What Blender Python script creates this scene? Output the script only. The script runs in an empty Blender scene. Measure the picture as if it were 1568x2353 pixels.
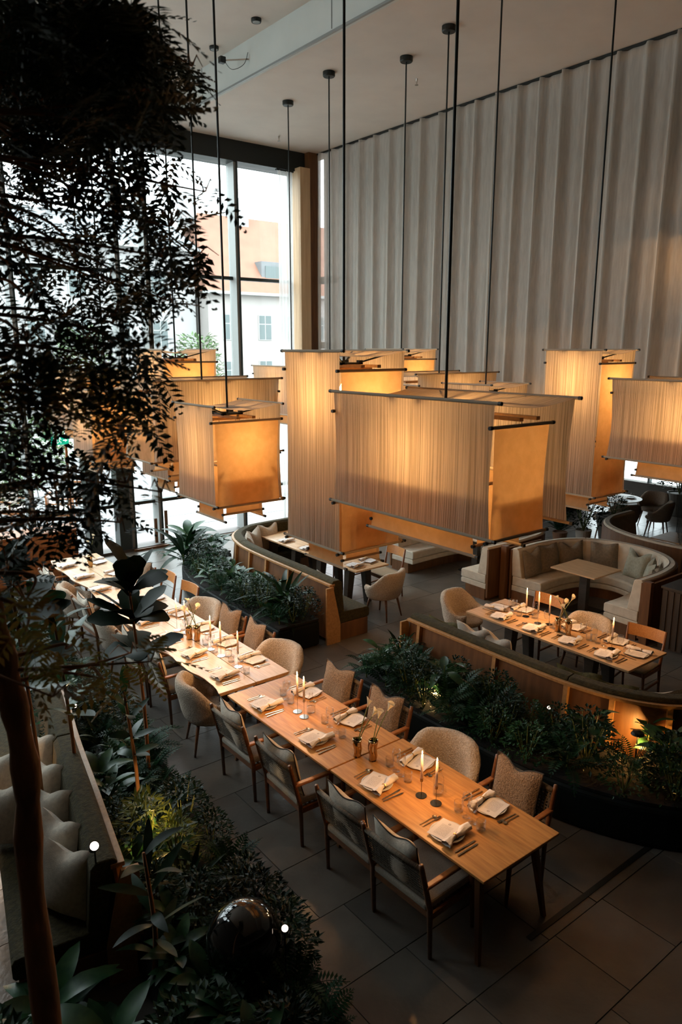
import bpy, bmesh, math, random
from math import sin, cos, pi, radians
from mathutils import Vector, Matrix, Euler
R = random.Random(7)
D = bpy.data
COL = bpy.context.scene.collection
SC = bpy.context.scene

# ------------------------------------------------------------------ camera
EYE = Vector((0, 0, 4.35)); FPX = 1685.0; PITCH = radians(12.65); YAW = radians(38.0)
cd = D.cameras.new('camera'); cam = D.objects.new('camera', cd); COL.objects.link(cam)
cam.location = EYE; cam.rotation_euler = (pi/2 - PITCH, 0, -YAW)
cd.sensor_fit = 'VERTICAL'; cd.sensor_height = 36; cd.lens = FPX/2353*36
cd.clip_start = .05; cd.clip_end = 300
cd.dof.use_dof = True; cd.dof.focus_distance = 8.0; cd.dof.aperture_fstop = 3.4
SC.camera = cam
fw = Vector((sin(YAW)*cos(PITCH), cos(YAW)*cos(PITCH), -sin(PITCH)))
rt = Vector((cos(YAW), -sin(YAW), 0)); up = rt.cross(fw)
def ray(x, y): return fw*FPX + rt*(x-784) - up*(y-1176.5)
def W(x, y, d):                      # world point seen at pixel x,y at horizontal forward depth d
    r = ray(x, y); return EYE + r*(d/(r.x*sin(YAW)+r.y*cos(YAW)))
def PZ(x, y, z):
    r = ray(x, y); return EYE + r*((z-EYE.z)/r.z)
def PY(x, y, Y):
    r = ray(x, y); return EYE + r*(Y/r.y)

# ------------------------------------------------------------------ world
wd = D.worlds.new('overcast_sky'); SC.world = wd; wd.use_nodes = True
nt = wd.node_tree; nt.nodes.clear()
tc = nt.nodes.new('ShaderNodeTexCoord'); sp = nt.nodes.new('ShaderNodeSeparateXYZ')
mr = nt.nodes.new('ShaderNodeMapRange'); bg = nt.nodes.new('ShaderNodeBackground'); ow = nt.nodes.new('ShaderNodeOutputWorld')
nt.links.new(tc.outputs['Generated'], sp.inputs[0]); nt.links.new(sp.outputs['Z'], mr.inputs['Value'])
mr.inputs['From Min'].default_value = 0; mr.inputs['From Max'].default_value = 1
mr.inputs['To Min'].default_value = 3.1; mr.inputs['To Max'].default_value = 10.5
bg.inputs['Color'].default_value = (.87, .95, 1.0, 1)
nt.links.new(mr.outputs[0], bg.inputs['Strength']); nt.links.new(bg.outputs[0], ow.inputs[0])

def portal(loc, rot, sx, sy):
    l = D.lights.new('daylight_portal', 'AREA'); l.shape = 'RECTANGLE'; l.size = sx; l.size_y = sy
    l.cycles.is_portal = True
    o = D.objects.new('daylight_portal', l); o.location = loc; o.rotation_euler = rot; COL.objects.link(o)
portal((4.3, 15.75, 4.3), (-pi/2, 0, 0), 12.6, 8.6)      # the window wall
portal((-2.1, 11.1, 7.2), (0, -pi/2, 0), 3.0, 6)        # assumed high glazing on the unseen left side, added for light
SC.view_settings.view_transform = 'Standard'; SC.view_settings.look = 'None'
SC.view_settings.exposure = 0.60; SC.view_settings.gamma = 1.0; SC.view_settings.use_curve_mapping = False
SC.cycles.max_bounces = 8; SC.cycles.diffuse_bounces = 4; SC.cycles.transparent_max_bounces = 16
SC.cycles.transmission_bounces = 6; SC.cycles.glossy_bounces = 3
SC.cycles.sample_clamp_indirect = 4; SC.cycles.caustics_reflective = False; SC.cycles.caustics_refractive = False
LAMP_W = 26.0; CANDLE_W = 4.6

# ------------------------------------------------------------------ materials
MATS = {}
KIDS = {}
def M(name, col, rough=.6, col2=None, scale=6, stretch=(1, 1, 1), bump=0, bscale=None, metal=0, transl=0,
      emit=None, estr=0, spec=.5, clear=0, sheen=0, thr=(.35, .65), coat=0, vary=0, bstretch=None):
    m = D.materials.new(name); m.use_nodes = True; n = m.node_tree; b = n.nodes['Principled BSDF']
    o = n.nodes['Material Output']
    b.inputs['Base Color'].default_value = (*col, 1); b.inputs['Roughness'].default_value = rough
    b.inputs['Metallic'].default_value = metal; b.inputs['Specular IOR Level'].default_value = spec
    if sheen: b.inputs['Sheen Weight'].default_value = sheen
    if coat: b.inputs['Coat Weight'].default_value = coat
    if emit: b.inputs['Emission Color'].default_value = (*emit, 1); b.inputs['Emission Strength'].default_value = estr
    t = n.nodes.new('ShaderNodeTexCoord'); csock = None
    if col2:
        mp = n.nodes.new('ShaderNodeMapping'); mp.inputs['Scale'].default_value = stretch
        nz = n.nodes.new('ShaderNodeTexNoise'); nz.inputs['Scale'].default_value = scale; nz.inputs['Detail'].default_value = 5
        cr = n.nodes.new('ShaderNodeValToRGB')
        cr.color_ramp.elements[0].position = thr[0]; cr.color_ramp.elements[1].position = thr[1]
        cr.color_ramp.elements[0].color = (*col, 1); cr.color_ramp.elements[1].color = (*col2, 1)
        n.links.new(t.outputs['Object'], mp.inputs[0]); n.links.new(mp.outputs[0], nz.inputs['Vector'])
        n.links.new(nz.outputs[0], cr.inputs[0]); csock = cr.outputs[0]
        if vary:
            oi = n.nodes.new('ShaderNodeObjectInfo'); hs = n.nodes.new('ShaderNodeHueSaturation')
            ma = n.nodes.new('ShaderNodeMapRange'); ma.inputs['To Min'].default_value = 1-vary; ma.inputs['To Max'].default_value = 1+vary
            n.links.new(oi.outputs['Random'], ma.inputs['Value']); n.links.new(ma.outputs[0], hs.inputs['Value'])
            n.links.new(csock, hs.inputs['Color']); csock = hs.outputs[0]
        n.links.new(csock, b.inputs['Base Color'])
    bo = None
    if bump:
        mp2 = n.nodes.new('ShaderNodeMapping'); mp2.inputs['Scale'].default_value = bstretch or stretch
        nb = n.nodes.new('ShaderNodeTexNoise'); nb.inputs['Scale'].default_value = bscale or scale; nb.inputs['Detail'].default_value = 4
        bp = n.nodes.new('ShaderNodeBump'); bp.inputs['Strength'].default_value = bump; bp.inputs['Distance'].default_value = .02
        n.links.new(t.outputs['Object'], mp2.inputs[0]); n.links.new(mp2.outputs[0], nb.inputs['Vector'])
        n.links.new(nb.outputs[0], bp.inputs['Height']); n.links.new(bp.outputs[0], b.inputs['Normal']); bo = bp.outputs[0]
    if transl:
        tr = n.nodes.new('ShaderNodeBsdfTranslucent'); mx = n.nodes.new('ShaderNodeMixShader')
        tr.inputs['Color'].default_value = (*col, 1)
        if csock: n.links.new(csock, tr.inputs['Color'])
        if bo: n.links.new(bo, tr.inputs['Normal'])
        mx.inputs[0].default_value = transl
        n.links.new(b.outputs[0], mx.inputs[1]); n.links.new(tr.outputs[0], mx.inputs[2]); last = mx.outputs[0]
        if clear:
            tp = n.nodes.new('ShaderNodeBsdfTransparent'); m2 = n.nodes.new('ShaderNodeMixShader'); m2.inputs[0].default_value = clear
            n.links.new(last, m2.inputs[1]); n.links.new(tp.outputs[0], m2.inputs[2]); last = m2.outputs[0]
        n.links.new(last, o.inputs['Surface'])
    MATS[name] = m; return m
def glass(name, tint, refl=.06, rough=.0):
    m = D.materials.new(name); m.use_nodes = True; n = m.node_tree; n.nodes.clear()
    o = n.nodes.new('ShaderNodeOutputMaterial'); tp = n.nodes.new('ShaderNodeBsdfTransparent'); g = n.nodes.new('ShaderNodeBsdfGlossy')
    lw = n.nodes.new('ShaderNodeLayerWeight'); lw.inputs['Blend'].default_value = .5; mx = n.nodes.new('ShaderNodeMixShader')
    pw = n.nodes.new('ShaderNodeMath'); pw.operation = 'POWER'; pw.inputs[1].default_value = 4.5; ml = n.nodes.new('ShaderNodeMath'); ml.operation = 'MULTIPLY_ADD'
    ml.inputs[1].default_value = .75; ml.inputs[2].default_value = refl
    tp.inputs['Color'].default_value = (*tint, 1); g.inputs['Roughness'].default_value = rough
    n.links.new(lw.outputs['Facing'], pw.inputs[0]); n.links.new(pw.outputs[0], ml.inputs[0]); n.links.new(ml.outputs[0], mx.inputs[0]); n.links.new(tp.outputs[0], mx.inputs[1]); n.links.new(g.outputs[0], mx.inputs[2])
    n.links.new(mx.outputs[0], o.inputs['Surface']); MATS[name] = m; return m

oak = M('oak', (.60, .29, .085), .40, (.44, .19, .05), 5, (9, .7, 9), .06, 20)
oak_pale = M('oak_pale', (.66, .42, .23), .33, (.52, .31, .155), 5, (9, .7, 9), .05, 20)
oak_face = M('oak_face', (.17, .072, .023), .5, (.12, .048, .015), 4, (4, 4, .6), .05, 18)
oak_trim = M('oak_trim', (.46, .25, .10), .45, (.36, .19, .07), 5, (6, 6, 6), .05, 18)
teak = M('teak', (.42, .16, .045), .42, (.30, .10, .03), 8, (3, 3, 3), .04, 30)
chair_oak = M('chair_oak', (.20, .075, .025), .4, (.14, .05, .017), 8, (2, 2, 6), .03, 30)
dark_wood = M('dark_wood', (.035, .028, .02), .5, (.055, .04, .03), 8, (1, 1, 5), .05)
column_wood = M('column_wood', (.62, .42, .24), .55, (.52, .33, .18), 3, (6, 6, .4), .05)
cord = M('cord', (.13, .10, .07), .8, (.08, .06, .045), 60, (1, 1, 1), .3, 120)
seat_linen = M('seat_linen', (.42, .36, .29), .85, (.34, .29, .235), 90, (1, 1, 1), .2, 200, sheen=.02)
pillow_linen = M('pillow_linen', (.62, .54, .44), .9, (.50, .43, .35), 30, (1, 1, 1), .35, 150, sheen=.06)
pillow_boucle = M('pillow_boucle', (.36, .245, .155), .95, (.19, .125, .08), 70, (1, 1, 1), .9, 90, sheen=.08)
piping_m = M('piping', (.03, .022, .016), .7)
boucle = M('sheepskin', (.60, .49, .38), .95, (.42, .325, .24), 60, (1, 1, 1), 1.0, 75, sheen=.1)
velvet = M('olive_velvet', (.062, .048, .018), .85, (.034, .028, .012), 25, (1, 1, 1), .5, 60, sheen=.03, spec=.2)
velvet_pillow = M('olive_pillow', (.16, .125, .04), .7, (.10, .08, .03), 25, bump=.3, bscale=40, sheen=.05, spec=.2)
cream = M('cream_upholstery', (.64, .57, .46), .9, (.56, .49, .39), 12, bump=.25, bscale=160, sheen=.05)
taupe = M('taupe_pillow', (.25, .205, .15), .9, (.19, .155, .11), 30, bump=.3, bscale=120, sheen=.05)
sage = M('pale_green_pillow', (.33, .33, .26), .9, (.26, .26, .2), 30, bump=.3, bscale=120, sheen=.05)
stripe_pillow = M('ribbed_pillow', (.55, .49, .40), .9, (.32, .28, .22), 7, (1, 14, 14), .5, 10, sheen=.04)
linen_shade = M('linen_shade', (.70, .58, .45), .95, (.44, .35, .25), 9, (.01, 9, .10), .6, 10, transl=.55, thr=(.42, .58))
linen_shade_x = M('linen_shade_x', (.60, .48, .36), .95, (.44, .335, .24), 9, (14, .01, .12), .5, 10, transl=.55, thr=(.38, .62))
paper_shade = M('inner_shade', (.78, .52, .27), .9, (.71, .46, .23), 14, bump=.15, bscale=120, transl=.6)
curtain_m = M('curtain_linen', (.76, .71, .63), .95, (.66, .61, .54), 10, (3, 3, .4), .2, 60, transl=.28, clear=.30)
sheer_m = M('sheer_curtain', (.80, .78, .76), .95, transl=.6, clear=.25, col2=(.72, .70, .68), scale=8, stretch=(4, 4, .3))
plaster = M('plaster', (.72, .65, .58), .95, (.68, .61, .545), 2, bump=.05, bscale=40)
plaster_daylit = M('plaster_daylit', (.66, .68, .64), .9, (.62, .64, .60), 2, bump=.03, bscale=40)  # greenish daylight on the drop face, put into its plaster colour
black_metal = M('black_metal', (.012, .014, .012), .45, metal=.3)
rubber = M('rubber', (.01, .01, .009), .5)
mullion_m = M('mullion', (.035, .045, .042), .4, metal=.4)
mullion_grey = M('grey_frame', (.30, .31, .30), .5, metal=.3)
brass = M('brass', (.72, .42, .14), .28, metal=1)
steel = M('steel', (.55, .5, .45), .25, metal=1)
bronze_holder = M('dark_bronze', (.28, .22, .15), .22, metal=1)
vase_m = M('vase_metal', (.50, .33, .17), .16, metal=1)
porcelain = M('porcelain', (.62, .58, .54), .35, (.54, .50, .46), 20)
bowl_dark = M('plate_dark', (.10, .09, .07), .4)
napkin_m = M('napkin', (.78, .72, .68), .9, (.70, .64, .60), 20, bump=.4, bscale=30)
wax = M('candle_wax', (.66, .50, .40), .5, emit=(1, .5, .25), estr=.03)  # orange light of the flame in the wax, added as faint emission
flame_m = M('flame', (1, .8, .5), .5, emit=(1.0, .62, .24), estr=26)
bulb_m = M('bulb', (1, .8, .5), .5, emit=(1.0, .62, .28), estr=14)
disc_m = M('spot_lens', (1, .9, .8), .5, emit=(1.0, .78, .62), estr=7)
wine_glass = glass('clear_glass', (.985, .985, .98), .035, .03)
pane_m = glass('window_pane', (.93, .96, .95), .05)
water_m = glass('water', (.96, .96, .95), .04, .03)
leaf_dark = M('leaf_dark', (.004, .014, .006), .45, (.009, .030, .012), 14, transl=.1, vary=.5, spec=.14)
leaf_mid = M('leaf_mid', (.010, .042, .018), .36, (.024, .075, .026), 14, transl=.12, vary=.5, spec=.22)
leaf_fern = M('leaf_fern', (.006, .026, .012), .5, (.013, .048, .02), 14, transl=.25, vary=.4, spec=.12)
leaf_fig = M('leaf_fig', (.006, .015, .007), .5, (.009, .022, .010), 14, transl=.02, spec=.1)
leaf_warm = M('leaf_tree_lit', (.12, .12, .025), .6, (.20, .11, .025), 5, transl=.4, spec=.1)  # warm lit parts of the tree, painted into the leaf colour
leaf_uplit = M('leaf_uplit', (.16, .19, .03), .45, (.09, .13, .03), 14, transl=.3, vary=.4)  # yellow of the uplights put into the leaf colour
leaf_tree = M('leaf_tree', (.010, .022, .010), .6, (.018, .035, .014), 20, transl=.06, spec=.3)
leaf_out = M('leaf_outdoor', (.09, .15, .05), .7, (.045, .085, .03), 10, transl=.2, vary=.3)
bark = M('bark', (.34, .15, .06), .9, (.16, .075, .035), 9, (1, 1, .3), .8, 12)
soil = M('soil', (.008, .006, .005), 1, (.012, .009, .007), 20, bump=.6)
planter_m = M('planter_steel', (.006, .008, .007), .6, metal=0, spec=.15)
lily_m = M('lily', (.85, .76, .56), .5, (.80, .70, .50), 10, transl=.3)
stem_m = M('stem', (.10, .13, .03), .5)
terracotta = M('terracotta', (.30, .16, .09), .8, (.24, .12, .07), 6)
pot_white = M('pot_pale', (.55, .50, .44), .8, (.45, .41, .36), 6)
pot_grey = M('pot_grey', (.10, .095, .08), .7, (.14, .13, .11), 6)
pot_gloss = M('pot_glossy', (.006, .006, .006), .08, coat=.6)
STONES = [M('stone_%d' % i, c, .30, tuple(v*.72 for v in c), 3, bump=.12, bscale=25) for i, c in
          enumerate([(.125, .106, .088), (.148, .125, .103), (.108, .094, .081), (.132, .117, .102)])]
grout = M('grout', (.05, .043, .037), .8)
terrace_m = M('terrace_stone', (0.247, 0.244, 0.244), .9, (0.217, 0.214, 0.217), 2, bump=.1, bscale=20)
facade_m = M('render_wall', (0.300, 0.274, 0.255), .95, (0.270, 0.247, 0.232), .6)
facade_w = M('render_wall_pale', (0.277, 0.270, 0.266), .95, (0.255, 0.251, 0.247), .6)
tile_roof = M('roof_tiles', (0.184, 0.086, 0.054), .9, (0.162, 0.073, 0.046), 1.2)
slate = M('roof_slate', (0.108, 0.114, 0.119), .8, (0.130, 0.135, 0.140), 1.2)
win_dark = M('facade_glass', (.10, .12, .12), .3, spec=.2)
white_paint = M('white_paint', (.30, .30, .29), .6)
rug_dark = M('wall_dark', (.05, .040, .030), .8, (.035, .028, .02), 3)
green_sign = M('sign_green', (.0, .42, .26), .5, emit=(.0, .55, .33), estr=.5)
white_sign = M('sign_white', (.9, .95, .92), .5, emit=(.8, 1, .9), estr=.8)

def menu_material():
    m = D.materials.new('menu_card'); m.use_nodes = True; n = m.node_tree; b = n.nodes['Principled BSDF']
    b.inputs['Roughness'].default_value = .85
    t = n.nodes.new('ShaderNodeTexCoord'); s = n.nodes.new('ShaderNodeSeparateXYZ'); n.links.new(t.outputs['Object'], s.inputs[0])
    def math_(op, a, c=None):
        k = n.nodes.new('ShaderNodeMath'); k.operation = op
        for i, v in enumerate((a, c)):
            if v is None: continue
            if isinstance(v, (int, float)): k.inputs[i].default_value = v
            else: n.links.new(v, k.inputs[i])
        return k.outputs[0]
    X, Y = s.outputs['X'], s.outputs['Y']
    rows = math_('GREATER_THAN', math_('FRACT', math_('MULTIPLY', X, 95)), .58)       # lines of print
    nz = n.nodes.new('ShaderNodeTexNoise'); nz.inputs['Scale'].default_value = 1
    mp = n.nodes.new('ShaderNodeMapping'); mp.inputs['Scale'].default_value = (95, 420, 1)
    n.links.new(t.outputs['Object'], mp.inputs[0]); n.links.new(mp.outputs[0], nz.inputs['Vector'])
    words = math_('GREATER_THAN', nz.outputs[0], .47)
    ix = math_('LESS_THAN', math_('ABSOLUTE', math_('ADD', X, .015)), .07); iy = math_('LESS_THAN', math_('ABSOLUTE', Y), .05)
    ink = math_('MULTIPLY', math_('MULTIPLY', rows, words), math_('MULTIPLY', ix, iy))
    dx = math_('SUBTRACT', X, .075)
    rr = math_('SQRT', math_('ADD', math_('MULTIPLY', dx, dx), math_('MULTIPLY', Y, Y)))
    ring = math_('LESS_THAN', math_('ABSOLUTE', math_('SUBTRACT', rr, .009)), .0022)   # small round emblem heading the card
    dot = math_('LESS_THAN', math_('ABSOLUTE', math_('SUBTRACT', rr, .003)), .0012)
    ink = math_('MINIMUM', math_('ADD', ink, math_('ADD', ring, dot)), 1.0)
    mx = n.nodes.new('ShaderNodeMix'); mx.data_type = 'RGBA'
    mx.inputs['A'].default_value = (.74, .69, .67, 1); mx.inputs['B'].default_value = (.16, .12, .11, 1)
    n.links.new(math_('MULTIPLY', ink, .75), mx.inputs['Factor']); n.links.new(mx.outputs['Result'], b.inputs['Base Color'])
    return m
menu_m = menu_material()

# ------------------------------------------------------------------ mesh helpers
class MB:
    def __init__(s): s.v = []; s.f = []
    def add(s, vs, fs, m=None):
        k = len(s.v)
        s.v += [tuple(m @ Vector(p)) for p in vs] if m is not None else [tuple(p) for p in vs]
        s.f += [tuple(i+k for i in f) for f in fs]; return s
    def box(s, x0, x1, y0, y1, z0, z1, m=None):
        return s.add([(x, y, z) for x in (x0, x1) for y in (y0, y1) for z in (z0, z1)],
                     [(0, 1, 3, 2), (4, 6, 7, 5), (0, 4, 5, 1), (2, 3, 7, 6), (0, 2, 6, 4), (1, 5, 7, 3)], m)
    def bar(s, p, q, w, h=None, upv=(0, 0, 1)):      # square bar from p to q, w across, h along upv
        p, q = Vector(p), Vector(q); h = h or w; a = (q-p).normalized(); u = Vector(upv)
        if abs(a.dot(u)) > .98: u = Vector((1, 0, 0))
        r = a.cross(u).normalized(); u = r.cross(a)
        vs = [e + r*(i*w/2) + u*(j*h/2) for e in (p, q) for i, j in ((-1, -1), (1, -1), (1, 1), (-1, 1))]
        return s.add(vs, [(3, 2, 1, 0), (4, 5, 6, 7)] + [(k, (k+1) % 4, 4+(k+1) % 4, 4+k) for k in range(4)])
    def tube(s, pts, r, n=8, cap=True):
        pts = [Vector(p) for p in pts]; rs = r if isinstance(r, (list, tuple)) else [r]*len(pts)
        k = len(s.v); prev = None
        for i, p in enumerate(pts):
            a = (pts[min(i+1, len(pts)-1)] - pts[max(i-1, 0)])
            a = a.normalized() if a.length > 1e-9 else Vector((0, 0, 1))
            if prev is None:
                u = Vector((0, 0, 1)) if abs(a.z) < .9 else Vector((1, 0, 0)); u = (u - a*u.dot(a)).normalized()
            else: u = (prev - a*prev.dot(a)).normalized()
            prev = u; w = a.cross(u)
            for j in range(n):
                t = 2*pi*j/n; s.v.append(tuple(p + (u*cos(t)+w*sin(t))*rs[i]))
        for i in range(len(pts)-1):
            for j in range(n):
                s.f.append((k+i*n+j, k+i*n+(j+1) % n, k+(i+1)*n+(j+1) % n, k+(i+1)*n+j))
        if cap:
            s.f.append(tuple(k+j for j in reversed(range(n)))); s.f.append(tuple(k+(len(pts)-1)*n+j for j in range(n)))
        return s
    def lathe(s, prof, c=(0, 0, 0), n=16, cap=True):
        k = len(s.v)
        for r, z in prof:
            for j in range(n):
                t = 2*pi*j/n; s.v.append((c[0]+r*cos(t), c[1]+r*sin(t), c[2]+z))
        for i in range(len(prof)-1):
            for j in range(n):
                s.f.append((k+i*n+j, k+i*n+(j+1) % n, k+(i+1)*n+(j+1) % n, k+(i+1)*n+j))
        if cap:
            s.f.append(tuple(k+j for j in reversed(range(n)))); s.f.append(tuple(k+(len(prof)-1)*n+j for j in range(n)))
        return s
    def grid(s, fn, nu, nv, closed_u=False):
        k = len(s.v)
        for i in range(nu):
            for j in range(nv): s.v.append(tuple(fn(i/(nu-1) if not closed_u else i/nu, j/(nv-1))))
        for i in range(nu if closed_u else nu-1):
            for j in range(nv-1):
                a = k+i*nv+j; b = k+((i+1) % nu)*nv+j; s.f.append((a, b, b+1, a+1))
        return s
    def sweep(s, path, prof, closed=True):           # prof (offset to the right of travel, z) along a 2D path
        k = len(s.v); n = len(prof); P = [Vector((p[0], p[1])) for p in path]
        for i, p in enumerate(P):
            t = (P[min(i+1, len(P)-1)] - P[max(i-1, 0)]).normalized(); r = Vector((t.y, -t.x))
            for o, z in prof: q = p + r*o; s.v.append((q.x, q.y, z))
        for i in range(len(P)-1):
            for j in range(n if closed else n-1):
                s.f.append((k+i*n+j, k+(i+1)*n+j, k+(i+1)*n+(j+1) % n, k+i*n+(j+1) % n))
        if closed:
            s.f.append(tuple(k+j for j in range(n))); s.f.append(tuple(k+(len(P)-1)*n+j for j in reversed(range(n))))
        return s
    def mesh(s, name, mat, smooth=False):
        m = D.meshes.new(name); m.from_pydata(s.v, [], s.f); m.update()
        b = bmesh.new(); b.from_mesh(m); bmesh.ops.recalc_face_normals(b, faces=b.faces); b.to_mesh(m); b.free()
        if mat: m.materials.append(mat)
        if smooth: m.polygons.foreach_set('use_smooth', [True]*len(m.polygons))
        return m
def obj(name, mb, mat, parent=None, smooth=False, bevel=0, loc=None, rot=None, thick=0, seg=2, angle=None):
    me = mb.mesh(name, mat, smooth) if isinstance(mb, MB) else mb
    o = D.objects.new(name, me); COL.objects.link(o)
    if parent: o.parent = parent; KIDS.setdefault(parent.name, []).append(o)
    if loc is not None: o.location = loc
    if rot is not None: o.rotation_euler = rot
    if thick: q = o.modifiers.new('s', 'SOLIDIFY'); q.thickness = thick; q.offset = 0
    if bevel: q = o.modifiers.new('b', 'BEVEL'); q.width = bevel; q.segments = seg; q.limit_method = 'ANGLE'; q.angle_limit = radians(40)
    return o
def tag(o, label, cat, group=None, kind=None):
    o['label'] = label; o['category'] = cat
    if group: o['group'] = group
    if kind: o['kind'] = kind
    return o
def thing(name, label, cat, loc=(0, 0, 0), rz=0, group=None):
    o = D.objects.new(name, None); COL.objects.link(o); o.location = loc; o.rotation_euler = (0, 0, rz)
    o.empty_display_size = .1
    return tag(o, label, cat, group)
def copy_tree(o, loc=None, rz=None, label=None, group=None, parent=None):
    c = o.copy(); COL.objects.link(c); c.parent = parent
    if parent: KIDS.setdefault(parent.name, []).append(c)
    for ch in KIDS.get(o.name, []): copy_tree(ch, parent=c)
    if loc is not None: c.location = loc
    if rz is not None: c.rotation_euler = (c.rotation_euler[0], c.rotation_euler[1], rz)
    if label: c['label'] = label
    if group: c['group'] = group
    return c
class Proto:                                         # first call places the source itself, later calls copies of it
    def __init__(s, o): s.o = o; s.used = False
    def put(s, loc, rz, label, group=None, rx=None):
        o = s.o if not s.used else copy_tree(s.o)
        s.used = True; o.location = loc; o.rotation_euler = (rx or 0, 0, rz); o['label'] = label
        if group: o['group'] = group
        return o
def struct(name, mb, mat, **k):
    o = obj(name, mb, mat, **k)
    if not k.get('parent'): o['kind'] = 'structure'
    return o
def catmull(P, n=6):
    P = [Vector(p) for p in P]; out = []
    for i in range(len(P)-1):
        a, b, c, d = P[max(i-1, 0)], P[i], P[i+1], P[min(i+2, len(P)-1)]
        for k in range(n):
            t = k/n; out.append(.5*((2*b)+(c-a)*t+(2*a-5*b+4*c-d)*t*t+(3*b-a-3*c+d)*t**3))
    return out+[P[-1]]

# ================================================================== SETTING
WX = 10.9          # curtain plane
YW = 15.3          # glass plane
ZC, ZH = 8.72, 9.30
floor = struct('floor', MB().box(-8, 20, -4, YW+.1, -.3, -.012), grout)
# stone floor tiles laid in running bond, joints recessed
tiles = []
rowh = .62; y = -1.0; r_ = 0
while y < YW:
    x = -3.0 - R.random()*.9
    while x < 18.5:
        w = R.choice((.62, .9, .9, 1.2)); x1 = min(x+w, 18.5)
        y1 = min(y+rowh, YW)
        if x1 - x > .1: tiles.append((x, x1, y, y1))
        x += w
    y += rowh; r_ += 1
def tile_score(t):
    c = Vector(((t[0]+t[1])/2, (t[2]+t[3])/2, 0)); d = c-EYE; z = d.dot(fw)
    if z < .5: return -1
    px = 784+FPX*d.dot(rt)/z; py = 1176.5-FPX*d.dot(up)/z
    if not (-40 < px < 1610 and 500 < py < 2400): return -1
    # hidden beds and furniture
    if 5.3 < c.x < 6.9 and (2.8 < c.y < 6.6 or 8.4 < c.y < 12): return 0
    if c.x < 2.4: return 0
    return (t[1]-t[0])*(t[3]-t[2])*4.35/z**3
tiles.sort(key=tile_score, reverse=True)
rest = [MB() for _ in STONES]; shapes = {}
for i, t in enumerate(tiles):
    w, h = round(t[1]-t[0], 3), t[3]-t[2]
    dz = R.uniform(-.0015, .0015)
    if i < 290:
        k = (w, round(h, 3), i % 4)
        if k not in shapes: shapes[k] = MB().box(-w/2+.004, w/2-.004, -h/2+.004, h/2-.004, -.02, 0).mesh('tile', STONES[i % 4])
        obj('tile', shapes[k], None, floor, loc=((t[0]+t[1])/2, (t[2]+t[3])/2, dz))
    else: rest[i % 4].box(t[0]+.004, t[1]-.004, t[2]+.004, t[3]-.004, -.02, dz)
for i, m in enumerate(rest):
    o = obj('tile', m, STONES[i], floor); o['kind'] = 'stuff'
obj('step_edge', MB().box(4.0, 8.0, 2.80, 2.845, -.01, .006), black_metal, floor)

# ceilings: flat part, taller left part, vertical face between them
struct('ceiling_1', MB().box(7.15, WX+.4, -4, YW+.3, ZC, ZC+.8), plaster)
ceil2 = struct('ceiling_2', MB().box(-2.3, 7.25, -4, YW+.3, ZH, ZH+.3), plaster)
cf = struct('wall_drop', MB().box(7.10, 7.15, -4, YW+.3, ZC-.01, ZH), plaster_daylit)
obj('trim_slot', MB().box(7.06, 7.10, -3, YW-.2, ZC-.012, ZC+.02), mullion_grey, cf)
for y in (9.3, 13.2): obj('panel_joint', MB().box(7.092, 7.10, y-.006, y+.006, ZC+.06, ZH), mullion_grey, cf)
# enclosing walls
struct('wall_back', MB().box(-8, 20, -4.3, -4.0, -.1, 10), rug_dark)
wl = struct('wall_left', MB().box(-2.4, -2.0, -4, YW+.3, -.1, 5.7).box(-2.4, -2.0, -4, 8.1, 5.7, 9.4)
            .box(-2.4, -2.0, 14.1, YW+.3, 5.7, 9.4).box(-2.4, -2.0, 8.1, 14.1, 8.7, 9.4), rug_dark)  # unseen wall set close in to cut window light on the near area
wn2 = D.objects.new('window_assumed_left', None); COL.objects.link(wn2); wn2['kind'] = 'structure'  # assumed left glazing, out of view, added to light the ceiling band
for i in range(4):
    y0 = 8.1+i*1.5
    obj('mullion', MB().box(-2.25, -2.15, y0, y0+.08, 5.7, 8.7), mullion_m, wn2)
    obj('pane', MB().box(-2.20, -2.19, y0+.08, y0+1.5, 5.7, 8.7), pane_m, wn2)
struct('wall_mezzanine', MB().box(-2, 18, -4, .25, 2.45, 2.75), rug_dark)
# wall behind the curtain with horizontal rails and lower opening
wr = struct('wall_right', MB().box(WX+.75, WX+.95, -4, YW+.3, 2.72, 10), rug_dark)
for z in (4.40, 5.93): obj('rail', MB().box(WX+.14, WX+.22, 3, YW-.1, z-.08, z+.08), dark_wood, wr)
struct('trim_soffit', MB().box(WX-.16, WX+.95, -4, YW+.2, 2.72, 2.92), dark_wood)
struct('ceiling_low', MB().box(WX+.95, 20, -4, YW+.2, 2.75, 2.95), rug_dark)
struct('wall_far', MB().box(19.9, 20.2, -4, 10.0, -.1, 3).box(19.9, 20.2, 13.0, YW, -.1, 3).box(19.9, 20.2, 10, 13, 1.9, 3).box(19.9, 20.2, 10, 13, -.1, .5), rug_dark)
wn3 = D.objects.new('window_assumed_far', None); COL.objects.link(wn3); wn3['kind'] = 'structure'  # assumed window, added to bring daylight into the back area
for i in range(3):
    y0 = 10.0+i*1.0
    obj('mullion', MB().box(19.95, 20.1, y0, y0+.06, .5, 1.9), mullion_m, wn3)
    obj('pane', MB().box(20.0, 20.01, y0+.06, y0+1.0, .5, 1.9), pane_m, wn3)
portal((20.3, 11.5, 1.2), (0, pi/2, 0), 1.4, 3.0)
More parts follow.
